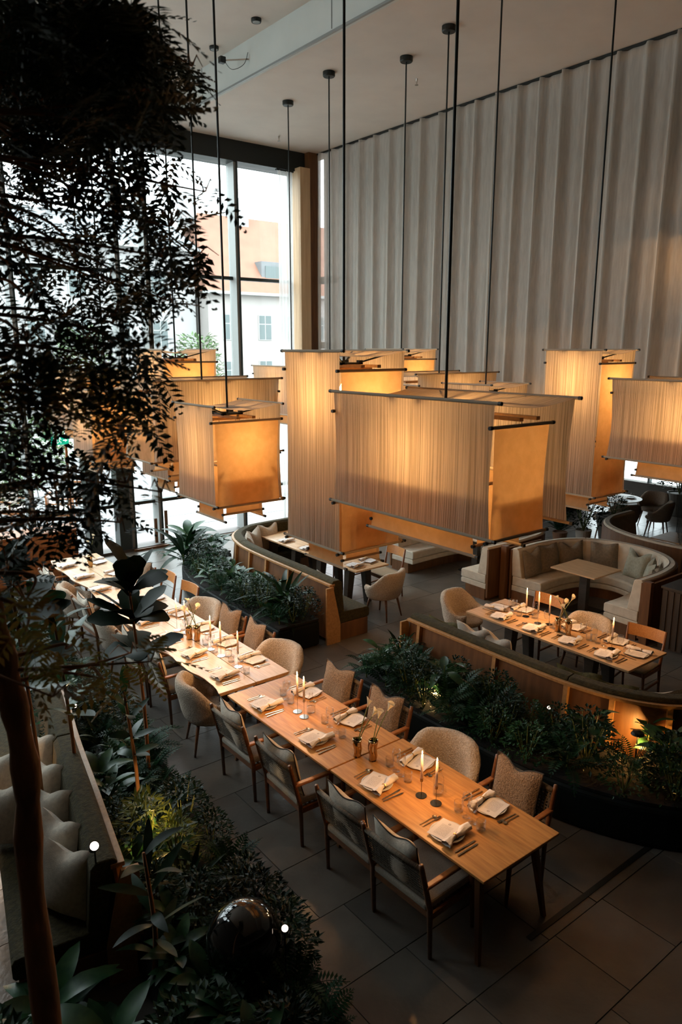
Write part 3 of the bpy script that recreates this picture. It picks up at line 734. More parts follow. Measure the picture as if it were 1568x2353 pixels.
# ================================================================== BANQUETTES AND BOOTHS
def banquette(label, P, ribs, seams, endcap=True):
    P = catmull([(a, b) for a, b in P], 5); t = thing('banquette', label, 'banquette', (0, 0, 0))
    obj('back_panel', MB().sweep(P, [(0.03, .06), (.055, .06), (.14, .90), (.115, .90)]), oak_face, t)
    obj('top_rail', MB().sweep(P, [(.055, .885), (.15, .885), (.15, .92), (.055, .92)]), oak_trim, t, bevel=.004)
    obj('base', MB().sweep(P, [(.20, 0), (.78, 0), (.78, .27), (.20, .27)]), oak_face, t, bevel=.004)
    N = len(P)-1
    for i in ribs:
        k = min(int(i*N), N-1); a = P[k]; d = (P[k+1]-P[k]).normalized(); r = Vector((d.y, -d.x))
        c0 = a+r*.015
        obj('rib', MB().bar((c0.x, c0.y, 0), (c0.x+r.x*.075, c0.y+r.y*.075, .885), .05, .05, (d.x, d.y, 0)), oak_trim, t)
    cuts = [int(s*N) for s in seams]
    for a, b in zip(cuts, cuts[1:]):
        Q = P[a:b+1]
        if len(Q) < 2: continue
        Q = [Q[0]+(Q[1]-Q[0]).normalized()*.004]+list(Q[1:-1])+[Q[-1]-(Q[-1]-Q[-2]).normalized()*.004]
        obj('back_cushion', MB().sweep(Q, [(.095, .93), (.13, .965), (.24, .965), (.28, .92), (.33, .45), (.20, .45), (.13, .88)]), velvet, t, bevel=.012, seg=3)
        obj('seat_cushion', MB().sweep(Q, [(.20, .275), (.80, .275), (.815, .30), (.815, .40), (.79, .435), (.20, .45)]), velvet, t, bevel=.012, seg=3)
    if endcap:
        for k, s in ((0, -1), (N, 1)):
            a = P[k]; d = (P[min(k+1, N)]-P[max(k-1, 0)]).normalized(); r = Vector((d.y, -d.x)); a = a+d*s*.012
            q = [a-r*.03, a+r*.05, a+r*.28, a+r*.22]
            m = MB(); v = [(a.x-r.x*.03, a.y-r.y*.03, 0), (a.x+r.x*.22, a.y+r.y*.22, 0), (a.x+r.x*.22, a.y+r.y*.22, .30), (a.x+r.x*.09, a.y+r.y*.09, .885), (a.x-r.x*.03, a.y-r.y*.03, .885)]
            v += [(x+d.x*s*.03, y+d.y*s*.03, z) for x, y, z in v]
            m.add(v, [(0, 1, 2, 3, 4), (9, 8, 7, 6, 5)]+[(i, i+5, (i+1) % 5+5, (i+1) % 5) for i in range(5)])
            obj('end_panel', m, oak_trim, t)
    return t, P
B1, PB1 = banquette('olive velvet banquette with wooden back near the window, behind the left planter',
          [(6.18, 8.25), (6.20, 9.2), (6.22, 10.3), (6.30, 11.15), (6.58, 11.85), (7.2, 12.25), (8.3, 12.30)], [.0, .2, .32, .40, .55, .75], [0, .5, 1])
B2, PB2 = banquette('olive velvet banquette with wooden back curving along the right planter',
          [(9.0, 2.55), (8.1, 2.58), (7.3, 2.72), (6.66, 3.08), (6.32, 3.55), (6.18, 4.15), (6.15, 5.1), (6.15, 6.55)], [.12, .3, .46, .60, .72, .86, .99], [0, .42, .72, 1])
def booth(label, P, post=None):
    P = catmull(P, 5); t = thing('booth_sofa', label, 'sofa', (0, 0, 0)); N = len(P)-1
    obj('base', MB().sweep(P, [(.06, 0), (.52, 0), (.52, .2), (.06, .2)]), oak_face, t)
    obj('back_shell', MB().sweep(P, [(0, .05), (.04, .05), (.04, .93), (0, .93)]), oak_face, t)
    cuts = [0, N//3, 2*N//3, N]
    for a, b in zip(cuts, cuts[1:]):
        Q = list(P[a:b+1]); Q[0] = Q[0]+(Q[1]-Q[0]).normalized()*.006; Q[-1] = Q[-1]-(Q[-1]-Q[-2]).normalized()*.006
        obj('back_cushion', MB().sweep(Q, [(.02, .935), (.05, .96), (.13, .96), (.17, .93), (.25, .46), (.05, .46)]), cream, t, bevel=.012, seg=3)
        o = obj('seat_cushion', MB().sweep(Q, [(.06, .30), (.63, .30), (.645, .32), (.645, .43), (.62, .455), (.06, .46)]), cream, t, bevel=.014, seg=3)
        obj('lower_cushion', MB().sweep(Q, [(.05, .2), (.63, .2), (.64, .22), (.64, .28), (.62, .295), (.05, .295)]), cream, t, bevel=.01)
        obj('piping', MB().sweep(Q, [(.128, .958), (.136, .958), (.136, .966), (.128, .966)]), seat_linen, t)
    return t
booth('cream upholstered horseshoe booth on the right with the bare oak table',
      [(9.88, 7.86), (10.6, 7.88), (11.25, 7.72), (11.68, 7.30), (11.84, 6.68), (11.68, 6.02), (11.25, 5.58), (10.6, 5.42), (9.95, 5.42)])
booth('cream upholstered booth partly hidden under the big lamp, left of the horseshoe booth',
      [(9.55, 10.62), (10.6, 10.64), (11.3, 10.5), (11.8, 10.0), (11.9, 9.35), (11.8, 8.75), (11.3, 8.2), (10.6, 8.06), (9.55, 8.06)])
booth('cream upholstered booth in the dim back area at the right edge',
      [(13.9, 4.7), (13.0, 4.85), (12.4, 5.4), (12.2, 6.2), (12.3, 7.1), (12.7, 7.85), (13.4, 8.25), (14.3, 8.3)])
for x, y, nm in ((9.86, 7.96, 'oak post between the two cream booths'), (9.93, 5.33, 'oak end post at the near end of the horseshoe booth')):
    t = thing('partition_post', nm, 'post', (x, y, 0)); obj('post', MB().box(-.045, .045, -.06, .06, 0, .98), oak_face, t, bevel=.004)
    obj('panel', MB().box(.045, 1.0, -.02, .02, 0, .93), oak_face, t)
t = thing('side_cabinet', 'dark fluted wooden cabinet standing right of the horseshoe booth', 'cabinet', (10.0, 4.6, 0))
obj('body', MB().box(0, 2.2, -.6, .55, 0, .92), dark_brown := M('dark_brown_wood', (.055, .035, .022), .6, (.04, .026, .016), 6, (6, 6, .5)), t, bevel=.004)
obj('top', MB().box(-.02, 2.22, -.62, .57, .92, .95), dark_wood, t)
for i in range(12): obj('slat', MB().box(-.015, 0, -.58+i*.095, -.53+i*.095, .03, .9), dark_brown, t)
# pillows in booth and on banquettes
def rest(P, x, y, z, face, label, lean=.22, group='scatter pillows', sx=1):
    o = P.put((x, y, z), face, label, group); o.rotation_euler = (0, -lean, face); return o
rest(P_TAUPE[0], 10.18, 7.55, .46, -pi/2+.05, 'taupe pillow at the left end of the horseshoe booth')
rest(P_TAUPE[1], 10.62, 7.55, .46, -pi/2-.1, 'taupe pillow second from the left in the horseshoe booth')
rest(P_TAUPE[0], 11.10, 7.42, .46, -pi/2-.35, 'taupe pillow third from the left in the horseshoe booth')
rest(P_TAUPE[1], 11.45, 7.02, .46, pi+.6, 'taupe pillow fourth from the left in the horseshoe booth, top dented')
rest(P_SAGE, 11.42, 6.42, .46, pi-.25, 'pale green pillow left of its twin on the right side of the booth')
rest(P_SAGE, 11.10, 6.02, .46, pi/2+.55, 'pale green pillow resting at the right bend of the booth')
rest(P_TAUPE[0], 10.85, 5.82, .46, pi/2+.2, 'grey pillow tucked behind the pale green ones at the booth bend')
rest(P_BIG, 6.85, 11.45, .45, -.55, 'large cream pillow at the rounded corner of the window-side banquette')
rest(P_BIG, 7.12, 11.72, .45, -1.0, 'large cream pillow second at the rounded corner of the window-side banquette')
rest(P_BIG, 7.55, 11.92, .45, -1.4, 'brownish large pillow nearest the window curtain on the banquette')
rest(P_WHITE, 6.62, 9.55, .45, 0.1, 'pale pillow behind the back rest of the window-side banquette, farthest of three')
rest(P_OLIVE, 6.64, 9.15, .45, 0, 'olive pillow between two pale ones on the window-side banquette')
rest(P_WHITE, 6.62, 8.72, .45, -.1, 'pale pillow nearest the near end of the window-side banquette')
rest(P_OLIVE, 6.68, 6.25, .45, .15, 'olive velvet pillow at the far end of the right banquette')
rest(P_BIG, 6.72, 5.80, .45, 0.05, 'crumpled striped cream pillow on the right banquette')
rest(P_BIG, 6.74, 5.42, .45, -.15, 'second crumpled cream pillow on the right banquette')
rest(P_OLIVE, 6.75, 4.30, .45, .25, 'long dark olive pillow near the bend of the right banquette')
rest(P_OLIVE, 6.78, 3.90, .45, .3, 'dark olive pillow beside the ribbed one on the right banquette')
rest(P_WHITE, 6.95, 3.50, .46, .95, 'ribbed cream pillow at the bend of the right banquette')
# banquette at the lower left with its pillows, in the shade of the tree
B3, PB3 = banquette('wooden backed banquette with cream pillows at the lower left edge under the tree',
          [(2.27, 8.3), (2.10, 7.2), (1.90, 6.2), (1.73, 5.2), (1.58, 4.35)], [.05, .5, .95], [0, .5, 1])
for i, (x, y, a) in enumerate([(1.17, 4.70, pi+.5), (1.22, 5.10, pi+.35), (1.27, 5.50, pi+.6), (1.36, 5.95, pi+.4), (1.46, 6.45, pi+.5), (1.02, 5.75, pi+.9), (1.10, 6.3, pi+.7)]):
    rest(P_BIG, x, y, .45, a, '%s cream pillow counted from the near end of the lower left banquette' % ORD[i].capitalize())

# ================================================================== TABLE SETTINGS (local +x points from the guest to the middle)
ZT_ = .7505
def one(name, label, cat, parts):
    t = thing(name, label, cat)
    for p in parts: obj(*p[:3], t, **(p[3] if len(p) > 3 else {}))
    return t
plate0 = thing('plate', 'x', 'plate')
obj('rim', MB().lathe([(.07, .0), (.085, .003), (.132, .016), (.135, .019), (.128, .0185), (.08, .008), (.0, .007)], n=28, cap=False), porcelain, plate0, smooth=True)
obj('dark_bowl', MB().lathe([(.06, .009), (.10, .014), (.108, .019), (.10, .017), (.0, .0135)], n=24, cap=False), bowl_dark, plate0, smooth=True)
PLATE = Proto(plate0)
mc = thing('menu_card', 'x', 'menu')
obj('sheet', MB().box(-.115, .115, -.085, .085, 0, .0015), menu_m, mc); MENU = Proto(mc)
def make_napkin(seed):
    rr = random.Random(seed); t = thing('napkin', 'x', 'napkin')
    def fn(u, v):
        a = 2*pi*v; L = (u-.5)*.30; k = abs(u-.42)/.58
        w = .012+.030*min(1, k*1.6)**1.1*(1 if u < .42 else .85); h = .016+.008*min(1, k*2)
        return Vector((L+(.012*cos(a)*(k > .8)), w*cos(a)+.006*sin(L*40+seed), .012+h*max(-.45, sin(a))+.004*sin(a*5+seed+L*30)*min(1, k*3)))
    m = MB().grid(lambda u, v: fn(u, v), 16, 17)
    obj('cloth', m, napkin_m, t, smooth=True)
    q = [Vector((-.024, .019*cos(2*pi*i/12), .014+.018*sin(2*pi*i/12))) for i in range(13)]
    obj('napkin_ring', MB().tube(q, .004, 5, False), brass, t)
    return t
NAPS = [Proto(make_napkin(1)), Proto(make_napkin(4))]
def cutlery(kind):
    t = thing(kind, 'x', 'cutlery'); m = MB()
    if kind == 'fork':
        m.bar((-.10, 0, .004), (.035, 0, .005), .008, .003); m.box(.035, .06, -.011, .011, .004, .008)
        for y in (-.009, -.003, .003, .009): m.box(.06, .098, y-.0016, y+.0016, .004, .0075)
    elif kind == 'knife':
        m.bar((-.11, 0, .004), (0, 0, .004), .012, .006); m.add([(0, -.007, .002), (.085, -.008, .002), (.11, .0, .002), (.09, .009, .002), (0, .007, .002)] + [(0, -.007, .005), (.085, -.008, .004), (.11, .0, .0035), (.09, .009, .004), (0, .007, .005)], [(4, 3, 2, 1, 0), (5, 6, 7, 8, 9)]+[(k, (k+1) % 5, (k+1) % 5+5, k+5) for k in range(5)])
    else:
        m.bar((-.09, 0, .004), (.05, 0, .005), .007, .003)
        m.lathe([(.0, .0025), (.014, .003), (.019, .008), (.017, .008), (.0, .005)], (.068, 0, 0), 10, False)
    obj('blade' if kind == 'knife' else 'prongs' if kind == 'fork' else 'bowl', m, cutlery_m, t); return t
cutlery_m = M('cutlery', (.45, .33, .22), .2, metal=1)
FORK, KNIFE, SPOON = Proto(cutlery('fork')), Proto(cutlery('knife')), Proto(cutlery('spoon'))
tb = one('water_tumbler', 'x', 'glass', [('glass', MB().lathe([(.032, 0), (.036, .004), (.038, .085), (.0365, .085), (.0345, .010), (.0, .009)], n=18, cap=False), wine_glass, dict(smooth=True))])
obj('foot', MB().lathe([(.0, 0), (.033, 0), (.0355, .007), (.0, .0085)], n=18, cap=False), water_m, tb, smooth=True); TUMB = Proto(tb)
wg = one('wine_glass', 'x', 'glass', [('bowl', MB().lathe([(.006, .085), (.030, .105), (.040, .135), (.036, .20), (.0345, .20), (.0385, .136), (.028, .108), (.0, .09)], n=18, cap=False), wine_glass, dict(smooth=True)),
      ('stem', MB().lathe([(.0, 0), (.034, .001), (.032, .004), (.006, .008), (.0035, .03), (.0035, .08), (.008, .088)], n=14, cap=False), wine_glass, dict(smooth=True))])
WINE = Proto(wg)
def setting(x, y, face, desc, full=True, k=[0]):
    k[0] += 1; i = k[0]; c, s = cos(face), sin(face)
    jx, jy, ja = R.uniform(-.008, .008), R.uniform(-.01, .01), R.uniform(-.12, .12)
    def P(a, b, z=0): return (x+a*c-b*s+jx, y+a*s+b*c+jy, ZT_+z)
    PLATE.put(P(0, 0), face+ja, 'stoneware plate '+desc, 'plates')
    MENU.put(P(.0, .03, .0195), face+.22+ja, 'printed menu card on the plate '+desc, 'menu cards')
    NAPS[i % 2].put(P(.02, -.082, .019), face+.15+ja, 'brass-ringed white napkin on the plate '+desc, 'napkins')
    FORK.put(P(.01, .175), face+ja, 'outer fork left of the plate '+desc, 'forks')
    KNIFE.put(P(.0, -.185), face+ja*.7, 'inner knife right of the plate '+desc, 'knives')
    if full:
        SPOON.put(P(.0, .205), face+ja*.5, 'spoon left of the plate '+desc, 'spoons')
        KNIFE.put(P(-.01, -.222), face-ja*.5, 'outer knife right of the plate '+desc, 'knives')
        TUMB.put(P(.235, -.125), 0, 'clear water tumbler '+desc, 'water tumblers')
        WINE.put(P(.245, -.03), 0, 'clear wine glass '+desc, 'wine glasses')
LS = [3.36, 4.17, 5.09, 5.95, 6.84, 7.59, 8.25, 8.95, 9.85, 10.65, 11.44, 12.2]
RS = [3.38, 4.20, 5.15, 5.90, 6.98, 7.62, 8.25, 8.92, 9.75, 10.5, 11.3, 12.1]
ORD.append('twelfth')
for i, (a, b) in enumerate(zip(LS, RS)):
    setting(3.655, a, 0, "%s from the near end, long table's left side" % ORD[i], i < 10)
    setting(4.155, b, pi, "%s from the near end, long table's right side" % ORD[i], i < 10)
for i, y in enumerate((4.50, 5.02, 5.57, 6.12)): setting(7.55, y, 0, "%s from the near end, right table's banquette side" % ORD[i])
for x, y, f, d in ((8.02, 6.10, pi, 'before the far oak chair, right table'), (8.02, 5.27, pi, 'before the sheepskin chair, right table'),
                   (8.03, 4.66, pi, 'before the near oak chair, right table'), (7.80, 6.38, -pi/2, 'at the far head of the right table'), (7.88, 4.28, pi/2, 'at the near head of the right table')):
    setting(x, y, f, d, d[0] == 'b')
for i, y in enumerate((9.22, 9.9, 10.6, 11.3)): setting(7.49, y, 0, "%s from the near end, window-side table's banquette side" % ORD[i], False)
for i, y in enumerate((9.30, 10.0, 10.8, 11.5)): setting(7.86, y, pi, "%s from the near end, window-side table's chair side" % ORD[i], False)
for i, (x, y) in enumerate([(16.0, 9.45), (16.45, 9.5), (15.85, 9.9), (16.4, 10.05)]):
    PLATE.put((x, y, ZT_), 0, '%s plate on the round table in the back area' % ORD[i], 'plates'); TUMB.put((x+.15, y+.06, ZT_), 0, '%s tumbler on the round table in the back area' % ORD[i], 'water tumblers')

def make_candle(hm, tall):
    t = thing('candlestick', 'x', 'candle')
    obj('foot', MB().lathe([(.046, 0), (.048, .002), (.046, .006), (.0, .007)], n=22), hm, t, smooth=False)
    obj('stem', MB().tube([(0, 0, .006), (0, 0, tall)], .0028, 6), hm, t)
    obj('cup', MB().lathe([(.006, 0), (.0125, .004), (.0125, .03), (.011, .03)], (0, 0, tall), 12), hm, t)
    c = obj('candle', MB().tube([(0, 0, tall+.008), (0, 0, tall+.245)], [.0115, .0095], 10), wax, t, smooth=True)
    obj('flame', MB().lathe([(.001, 0), (.006, .008), (.005, .016), (.001, .032)], (0, 0, tall+.250), 8), flame_m, t, smooth=True)
    l = D.lights.new('candle_light', 'POINT'); l.energy = CANDLE_W; l.color = (1, .50, .18); l.shadow_soft_size = .012
    o = D.objects.new('candle_light', l); COL.objects.link(o); o.parent = t; o.location = (0, 0, tall+.335); KIDS.setdefault(t.name, []).append(o)
    return t
CA, CB = Proto(make_candle(bronze_holder, .13)), Proto(make_candle(steel, .16))
for P, x, y, lab in [(CA, 3.83, 3.83, 'lit taper candle, left one of the pair on the near oak table'), (CA, 3.85, 3.68, 'lit taper candle, right one of the pair on the near oak table'),
                     (CB, 3.84, 5.63, 'lit taper candle, left one of the pair on the second oak table'), (CB, 3.83, 5.50, 'lit taper candle, right one of the pair on the second oak table'),
                     (CB, 3.91, 6.93, 'lit taper candle nearest the camera on the live-edge table'), (CB, 3.90, 7.32, 'lit taper candle behind the bottle on the live-edge table'),
                     (CB, 3.90, 7.57, 'lit taper candle just beyond the carafe on the live-edge table'), (CB, 3.90, 8.26, 'lit taper candle of the farther pair on the live-edge table, right one'),
                     (CB, 3.85, 8.40, 'lit taper candle of the farther pair on the live-edge table, left one'), (CB, 3.92, 10.3, 'lit taper candle seen between the leaves on the far live-edge table'),
                     (CA, 7.84, 5.92, 'lit taper candle, left of three on the right table'), (CB, 7.76, 5.66, 'lit taper candle, middle of three on the right table'),
                     (CA, 7.84, 5.54, 'lit taper candle, right of three on the right table'), (CA, 7.77, 4.57, 'single lit taper candle near the near end of the right table')]:
    P.put((x, y, ZT_), 0, lab, 'lit taper candles')
bt = one('water_bottle', 'x', 'bottle', [('glass', MB().lathe([(.04, 0), (.044, .006), (.044, .13), (.038, .16), (.022, .185), (.019, .20), (.021, .225), (.019, .225), (.017, .2), (.02, .186), (.036, .158), (.0415, .13), (.0415, .014), (.0, .013)], n=20, cap=False), wine_glass, dict(smooth=True)),
                              ('water', MB().lathe([(.0, .014), (.041, .0145), (.041, .075), (.0, .075)], n=18, cap=False), water_m, dict(smooth=True))])
BT = Proto(bt)
for x, y, lab in [(3.96, 3.76, 'clear water bottle beside the candles on the near oak table'), (3.93, 5.52, 'clear water bottle beside the candles on the second oak table'),
                  (3.96, 7.25, 'clear water bottle between candles on the live-edge table'), (3.98, 8.33, 'clear water bottle by the farther candle pair on the live-edge table'),
                  (7.88, 5.80, 'clear water bottle among the three candles of the right table'), (7.83, 4.86, 'clear water bottle near the single candle of the right table')]:
    BT.put((x, y, ZT_), 0, lab, 'water bottles')
def make_vase(seed, h, nl):
    t = thing('flower_vase', 'x', 'vase'); rr = random.Random(seed)
    def fn(u, v):
        a = 2*pi*u; r = .034+.007*v+.006*sin(a*3+seed)*v+.005*sin(9*v+a)
        return Vector((r*cos(a), r*sin(a), h*v+.006*sin(a*2)*v))
    obj('metal_body', MB().grid(fn, 16, 8, True).lathe([(.0, .001), (.033, .001)], n=16, cap=False), vase_m, t, smooth=True, thick=.003)
    for i in range(nl):
        a = rr.uniform(0, 6.28) if nl > 1 else -2.2; L = rr.uniform(.16, .26); dx, dy = cos(a)*L*.55, sin(a)*L*.55
        pts = catmull([(0, 0, .02), (dx*.15, dy*.15, h), (dx*.6, dy*.6, h+L*.6), (dx, dy, h+L)], 4)
        s = obj('stem', MB().tube(pts, .0045, 5), stem_m, t, smooth=True)
        e = pts[-1]; d = (pts[-1]-pts[-3]).normalized()
        def lf(u, v):
            q = 2*pi*u; r = .004+.026*v**1.6*(1.25 if cos(q) > 0 else .8)
            b = d.orthogonal().normalized(); c = d.cross(b)
            return e + d*(.065*v+.025*v*v*max(0, cos(q))) + (b*cos(q)+c*sin(q))*r
        obj('calla_lily', MB().grid(lf, 14, 6, True), lily_m, s, smooth=True)
    return t
VA, VB = Proto(make_vase(2, .20, 2)), Proto(make_vase(5, .17, 2))
for P, x, y, rz, lab in [(VA, 3.86, 4.48, 0, 'crumpled brass vase with calla lilies at the near edge of the second oak table'), (VB, 3.80, 4.62, 1.5, 'darker crumpled vase with calla buds behind its brass twin on the second oak table'),
                      (VA, 3.90, 7.93, 2.0, 'crumpled brass vase with calla lilies in the middle of the live-edge table'), (VB, 3.84, 8.03, 0, 'slender metal vase with calla buds in the middle of the live-edge table'),
                      (VA, 7.74, 5.17, 2.6, 'shiny metal vase with calla lilies in the middle of the right table'), (VB, 7.74, 5.33, .4, 'taller metal vase behind the shiny one on the right table'),
                      (VA, 3.96, 11.9, 1, 'brass vase with calla lilies on the far end of the long table')]:
    P.put((x, y, ZT_), rz, lab, 'calla lily vases')

# ================================================================== PLANTS
def leaf_mesh(L, Wd, droop, fold=.25, n=6, tip=1.0, base=.12, ob=0):
    m = MB(); v = []
    for i in range(n+1):
        t = i/n; w = Wd/2*max(.03, sin(pi*min(1, (t+base)/(1+base)))**.75)*(1 if t < .95 else .35)
        if ob: w = Wd/2*max(.04, sin(pi*min(.985, .03+.93*t**1.5))**.7)*(1+.08*sin(t*19))
        x = L*t*(1-.15*droop*t); z = L*(.22*t-droop*t*t*.75)
        v += [(x, -w, z+fold*w), (x, 0, z), (x, w, z+fold*w)]
    f = []
    for i in range(n):
        for j in (0, 1): f.append((i*3+j, i*3+3+j, i*3+4+j, i*3+1+j))
    return m.add(v, f)
def frond_mesh(L, Wd, droop, n=13):
    m = MB(); pts = []
    for i in range(n+1):
        t = i/n; pts.append(Vector((L*t*(1-.2*droop*t), 0, L*(.55*t-droop*t*t*.9))))
    m.tube(pts[::2] + [pts[-1]], .003, 3, False)
    for i in range(1, n+1):
        t = i/n; w = Wd/2*sin(pi*min(1, t*.92+.1))**.8+.008; p = pts[i]; d = (pts[i]-pts[i-1]); b = L/n*.42
        for s in (-1, 1):
            q = p+Vector((d.x*.8, s*w, -.06*w+d.z*.5)); mid = (p+q)/2
            m.add([p-d.normalized()*b*.5, mid-d.normalized()*b, q, mid+d.normalized()*b], [(0, 1, 2, 3)])
    return m
LM = {}
def make_plant(name, kind, n, L, Wd, h, seed, mat, upright=.6):
    rr = random.Random(seed); t = thing(name, 'x', 'plant')
    key = (kind, L, Wd)
    if key not in LM:
        f = leaf_mesh if kind == 'leaf' else frond_mesh
        LM[key] = [f(L*a, Wd*b, dr).mesh(kind, mat, True) for a, b, dr in ((1, 1, .55), (.8, .9, .3), (1.1, 1, .85))]
    for i in range(n):
        a = i*2.4+rr.uniform(-.4, .4); f = i/n; pitch = -(upright*(1-f*.9)+rr.uniform(-.15, .25)); zz = h*(.25+.75*(1-f))*rr.uniform(.8, 1.1)
        r = rr.uniform(0, .05)
        obj('leaf' if kind == 'leaf' else 'frond', LM[key][i % 3], None, t, loc=(r*cos(a), r*sin(a), zz), rot=(rr.uniform(-.3, .3), pitch, a))
    if h > .12: obj('stem', MB().tube([(0, 0, 0), (.005, .003, h*.5), (0, 0, h)], [.012, .009, .005], 5), stem_m, t)
    return t
def make_bush(name, seed, rad, h, n, ll, lw, mat):
    """small leaved shrub: leaves too fine to count, joined"""
    rr = random.Random(seed); t = thing(name, 'x', 'plant'); m = MB()
    for i in range(n):
        a, b = rr.uniform(0, 2*pi), rr.random(); r = rad*rr.uniform(.35, 1)**.6; zz = h*rr.uniform(.15, 1)
        r *= (1-.55*(zz/h)**2); p = Vector((r*cos(a), r*sin(a), zz))
        d = Vector((cos(a)+rr.uniform(-.8, .8), sin(a)+rr.uniform(-.8, .8), rr.uniform(-.5, .9))).normalized()
        s = d.cross(Vector((rr.uniform(-.3, .3), rr.uniform(-.3, .3), 1))).normalized(); L = ll*rr.uniform(.7, 1.3)
        q = s.cross(d)*lw*.2
        m.add([p, p+d*L*.45+s*lw*.5+q, p+d*L, p+d*L*.45-s*lw*.5+q], [(0, 1, 2), (0, 2, 3)])
    o = obj('foliage', m, mat, t); o['kind'] = 'stuff'
    m = MB()
    for i in range(7):
        a = i*.9; m.tube([(0, 0, 0), (rad*.3*cos(a), rad*.3*sin(a), h*.5), (rad*.5*cos(a), rad*.5*sin(a), h*.9)], [.008, .006, .003], 4)
    obj('stems', m, stem_m, t); return t
PL = dict(
 lily=Proto(make_plant('peace_lily', 'leaf', 20, .34, .115, .28, 3, leaf_mid)),
 lily2=Proto(make_plant('peace_lily', 'leaf', 16, .28, .10, .38, 13, leaf_mid, .4)),
 strap=Proto(make_plant('strap_leaf_plant', 'leaf', 16, .55, .065, .16, 4, leaf_dark, 1.0)),
 fern=Proto(make_plant('fern', 'frond', 20, .46, .17, .12, 5, leaf_fern, .75)),
 fern2=Proto(make_plant('fern', 'frond', 16, .36, .14, .20, 15, leaf_fern, .5)),
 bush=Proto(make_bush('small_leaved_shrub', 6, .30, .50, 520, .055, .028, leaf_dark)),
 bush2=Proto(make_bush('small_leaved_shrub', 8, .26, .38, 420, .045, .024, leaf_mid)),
 uplit=Proto(make_bush('uplit_shrub', 9, .17, .34, 240, .06, .02, leaf_uplit)))
KN = dict(lily='glossy broad-leaved plant', lily2='glossy broad-leaved plant', strap='dark strap-leaved plant', fern='feathery green fern', fern2='feathery green fern', bush='dark small-leaved shrub', bush2='mid green small-leaved shrub', uplit='yellow-green lit shrub')
CNT = {}; DUP = set()
ROWS = {'in the planter behind the window-side banquette': 'of its kind from the near end, window-side planter',
        'in the planter behind the right banquette': 'of its kind from the near right end, right-hand planter',
        'in the bed left of the long table': 'of its kind from the near end, left bed',
        'in the dark corner nearest the camera': 'of its kind in the dark near left corner',
        'standing out in the planter behind the right banquette': 'standing out in the right-hand planter',
        'standing tall at the window end of the left planter': 'standing tall at the window end of the planter',
        'lit from below in the bed at the lower left': 'lit from below in the left bed'}
def ordinal(n):
    w = ['', 'first', 'second', 'third', 'fourth', 'fifth', 'sixth', 'seventh', 'eighth', 'ninth', 'tenth', 'eleventh', 'twelfth', 'thirteenth', 'fourteenth', 'fifteenth', 'sixteenth', 'seventeenth', 'eighteenth', 'nineteenth']
    tens = {2: 'twent', 3: 'thirt', 4: 'fort', 5: 'fift', 6: 'sixt', 7: 'sevent', 8: 'eight', 9: 'ninet'}
    if n < 20: return w[n]
    return tens[n//10]+('ieth' if n % 10 == 0 else 'y-'+w[n % 10])
def plant(k, x, y, z, where, sc=1, rz=None):
    c = (KN[k], where); CNT[c] = CNT.get(c, 0)+1
    lab = KN[k]+' '+where if where not in ROWS and c not in DUP else KN[k]+', '+ordinal(CNT[c])+' '+ROWS.get(where, 'of its kind, '+where)
    o = PL[k].put((x, y, z), R.uniform(0, 6.28) if rz is None else rz, lab, KN[k]+'s '+where)
    o.scale = (sc, sc, sc); return o
# planter boxes
def planter(label, P, w0, w1, h):
    P = catmull(P, 5); t = thing('planter', label, 'planter', (0, 0, 0))
    obj('body', MB().sweep(P, [(w0, 0), (w1, 0), (w1, h), (w0, h)]), planter_m, t, bevel=.05, seg=3)
    o = obj('soil', MB().sweep(P, [(w0+.03, h), (w1-.03, h), (w1-.03, h+.03), (w0+.03, h+.03)]), soil, t); return P
Q1 = planter('long black planter trough behind the window-side banquette', [(6.14, 8.28), (6.16, 9.2), (6.18, 10.3), (6.26, 11.15), (6.50, 11.90), (6.95, 12.3)], -.80, -.06, .40)
Q2 = planter('long black planter trough curving behind the right banquette', [(8.9, 2.50), (8.1, 2.52), (7.28, 2.66), (6.60, 3.03), (6.26, 3.52), (6.12, 4.15), (6.09, 5.1), (6.09, 6.62)], -.85, -.06, .40)
_c = PZ(1465, 1700, .62); CLEAR = Vector((_c.x, _c.y))
def fill(Q, w0, w1, z, where, mix, step, rows, vs=1.0):
    L = [0]
    for a, b in zip(Q, Q[1:]): L.append(L[-1]+(b-a).length)
    s = .15
    while s < L[-1]-.05:
        k = max(i for i in range(len(L)) if L[i] <= s); k = min(k, len(Q)-2)
        p = Q[k]+(Q[k+1]-Q[k])*((s-L[k])/(L[k+1]-L[k])); d = (Q[k+1]-Q[k]).normalized(); r = Vector((d.y, -d.x))
        for j in range(rows):
            o = w0+(w1-w0)*(j+.5)/rows+R.uniform(-.06, .06); q = p+r*o+d*R.uniform(-.07, .07)
            if (q-CLEAR).length < .34: continue
            plant(R.choice(mix[j]), q.x, q.y, z, where, R.uniform(.7, 1.0)*vs)
        s += step*R.uniform(.85, 1.15)
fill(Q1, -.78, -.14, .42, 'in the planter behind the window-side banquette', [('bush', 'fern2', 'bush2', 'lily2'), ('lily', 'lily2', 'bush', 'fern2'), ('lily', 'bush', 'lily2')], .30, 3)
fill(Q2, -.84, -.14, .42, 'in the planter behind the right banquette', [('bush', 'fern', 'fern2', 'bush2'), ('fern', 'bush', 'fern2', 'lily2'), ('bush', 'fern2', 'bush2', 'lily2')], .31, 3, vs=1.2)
for px, py, k, sc in [(1015, 1560, 'uplit', .9), (1120, 1600, 'lily2', .7), (1070, 1500, 'strap', .75), (925, 1500, 'strap', .7), (1490, 1700, 'lily2', .8)]:
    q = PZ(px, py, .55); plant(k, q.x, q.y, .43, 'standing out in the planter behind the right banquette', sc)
plant('strap', 5.75, 12.1, .42, 'standing tall at the window end of the left planter', 1.5)
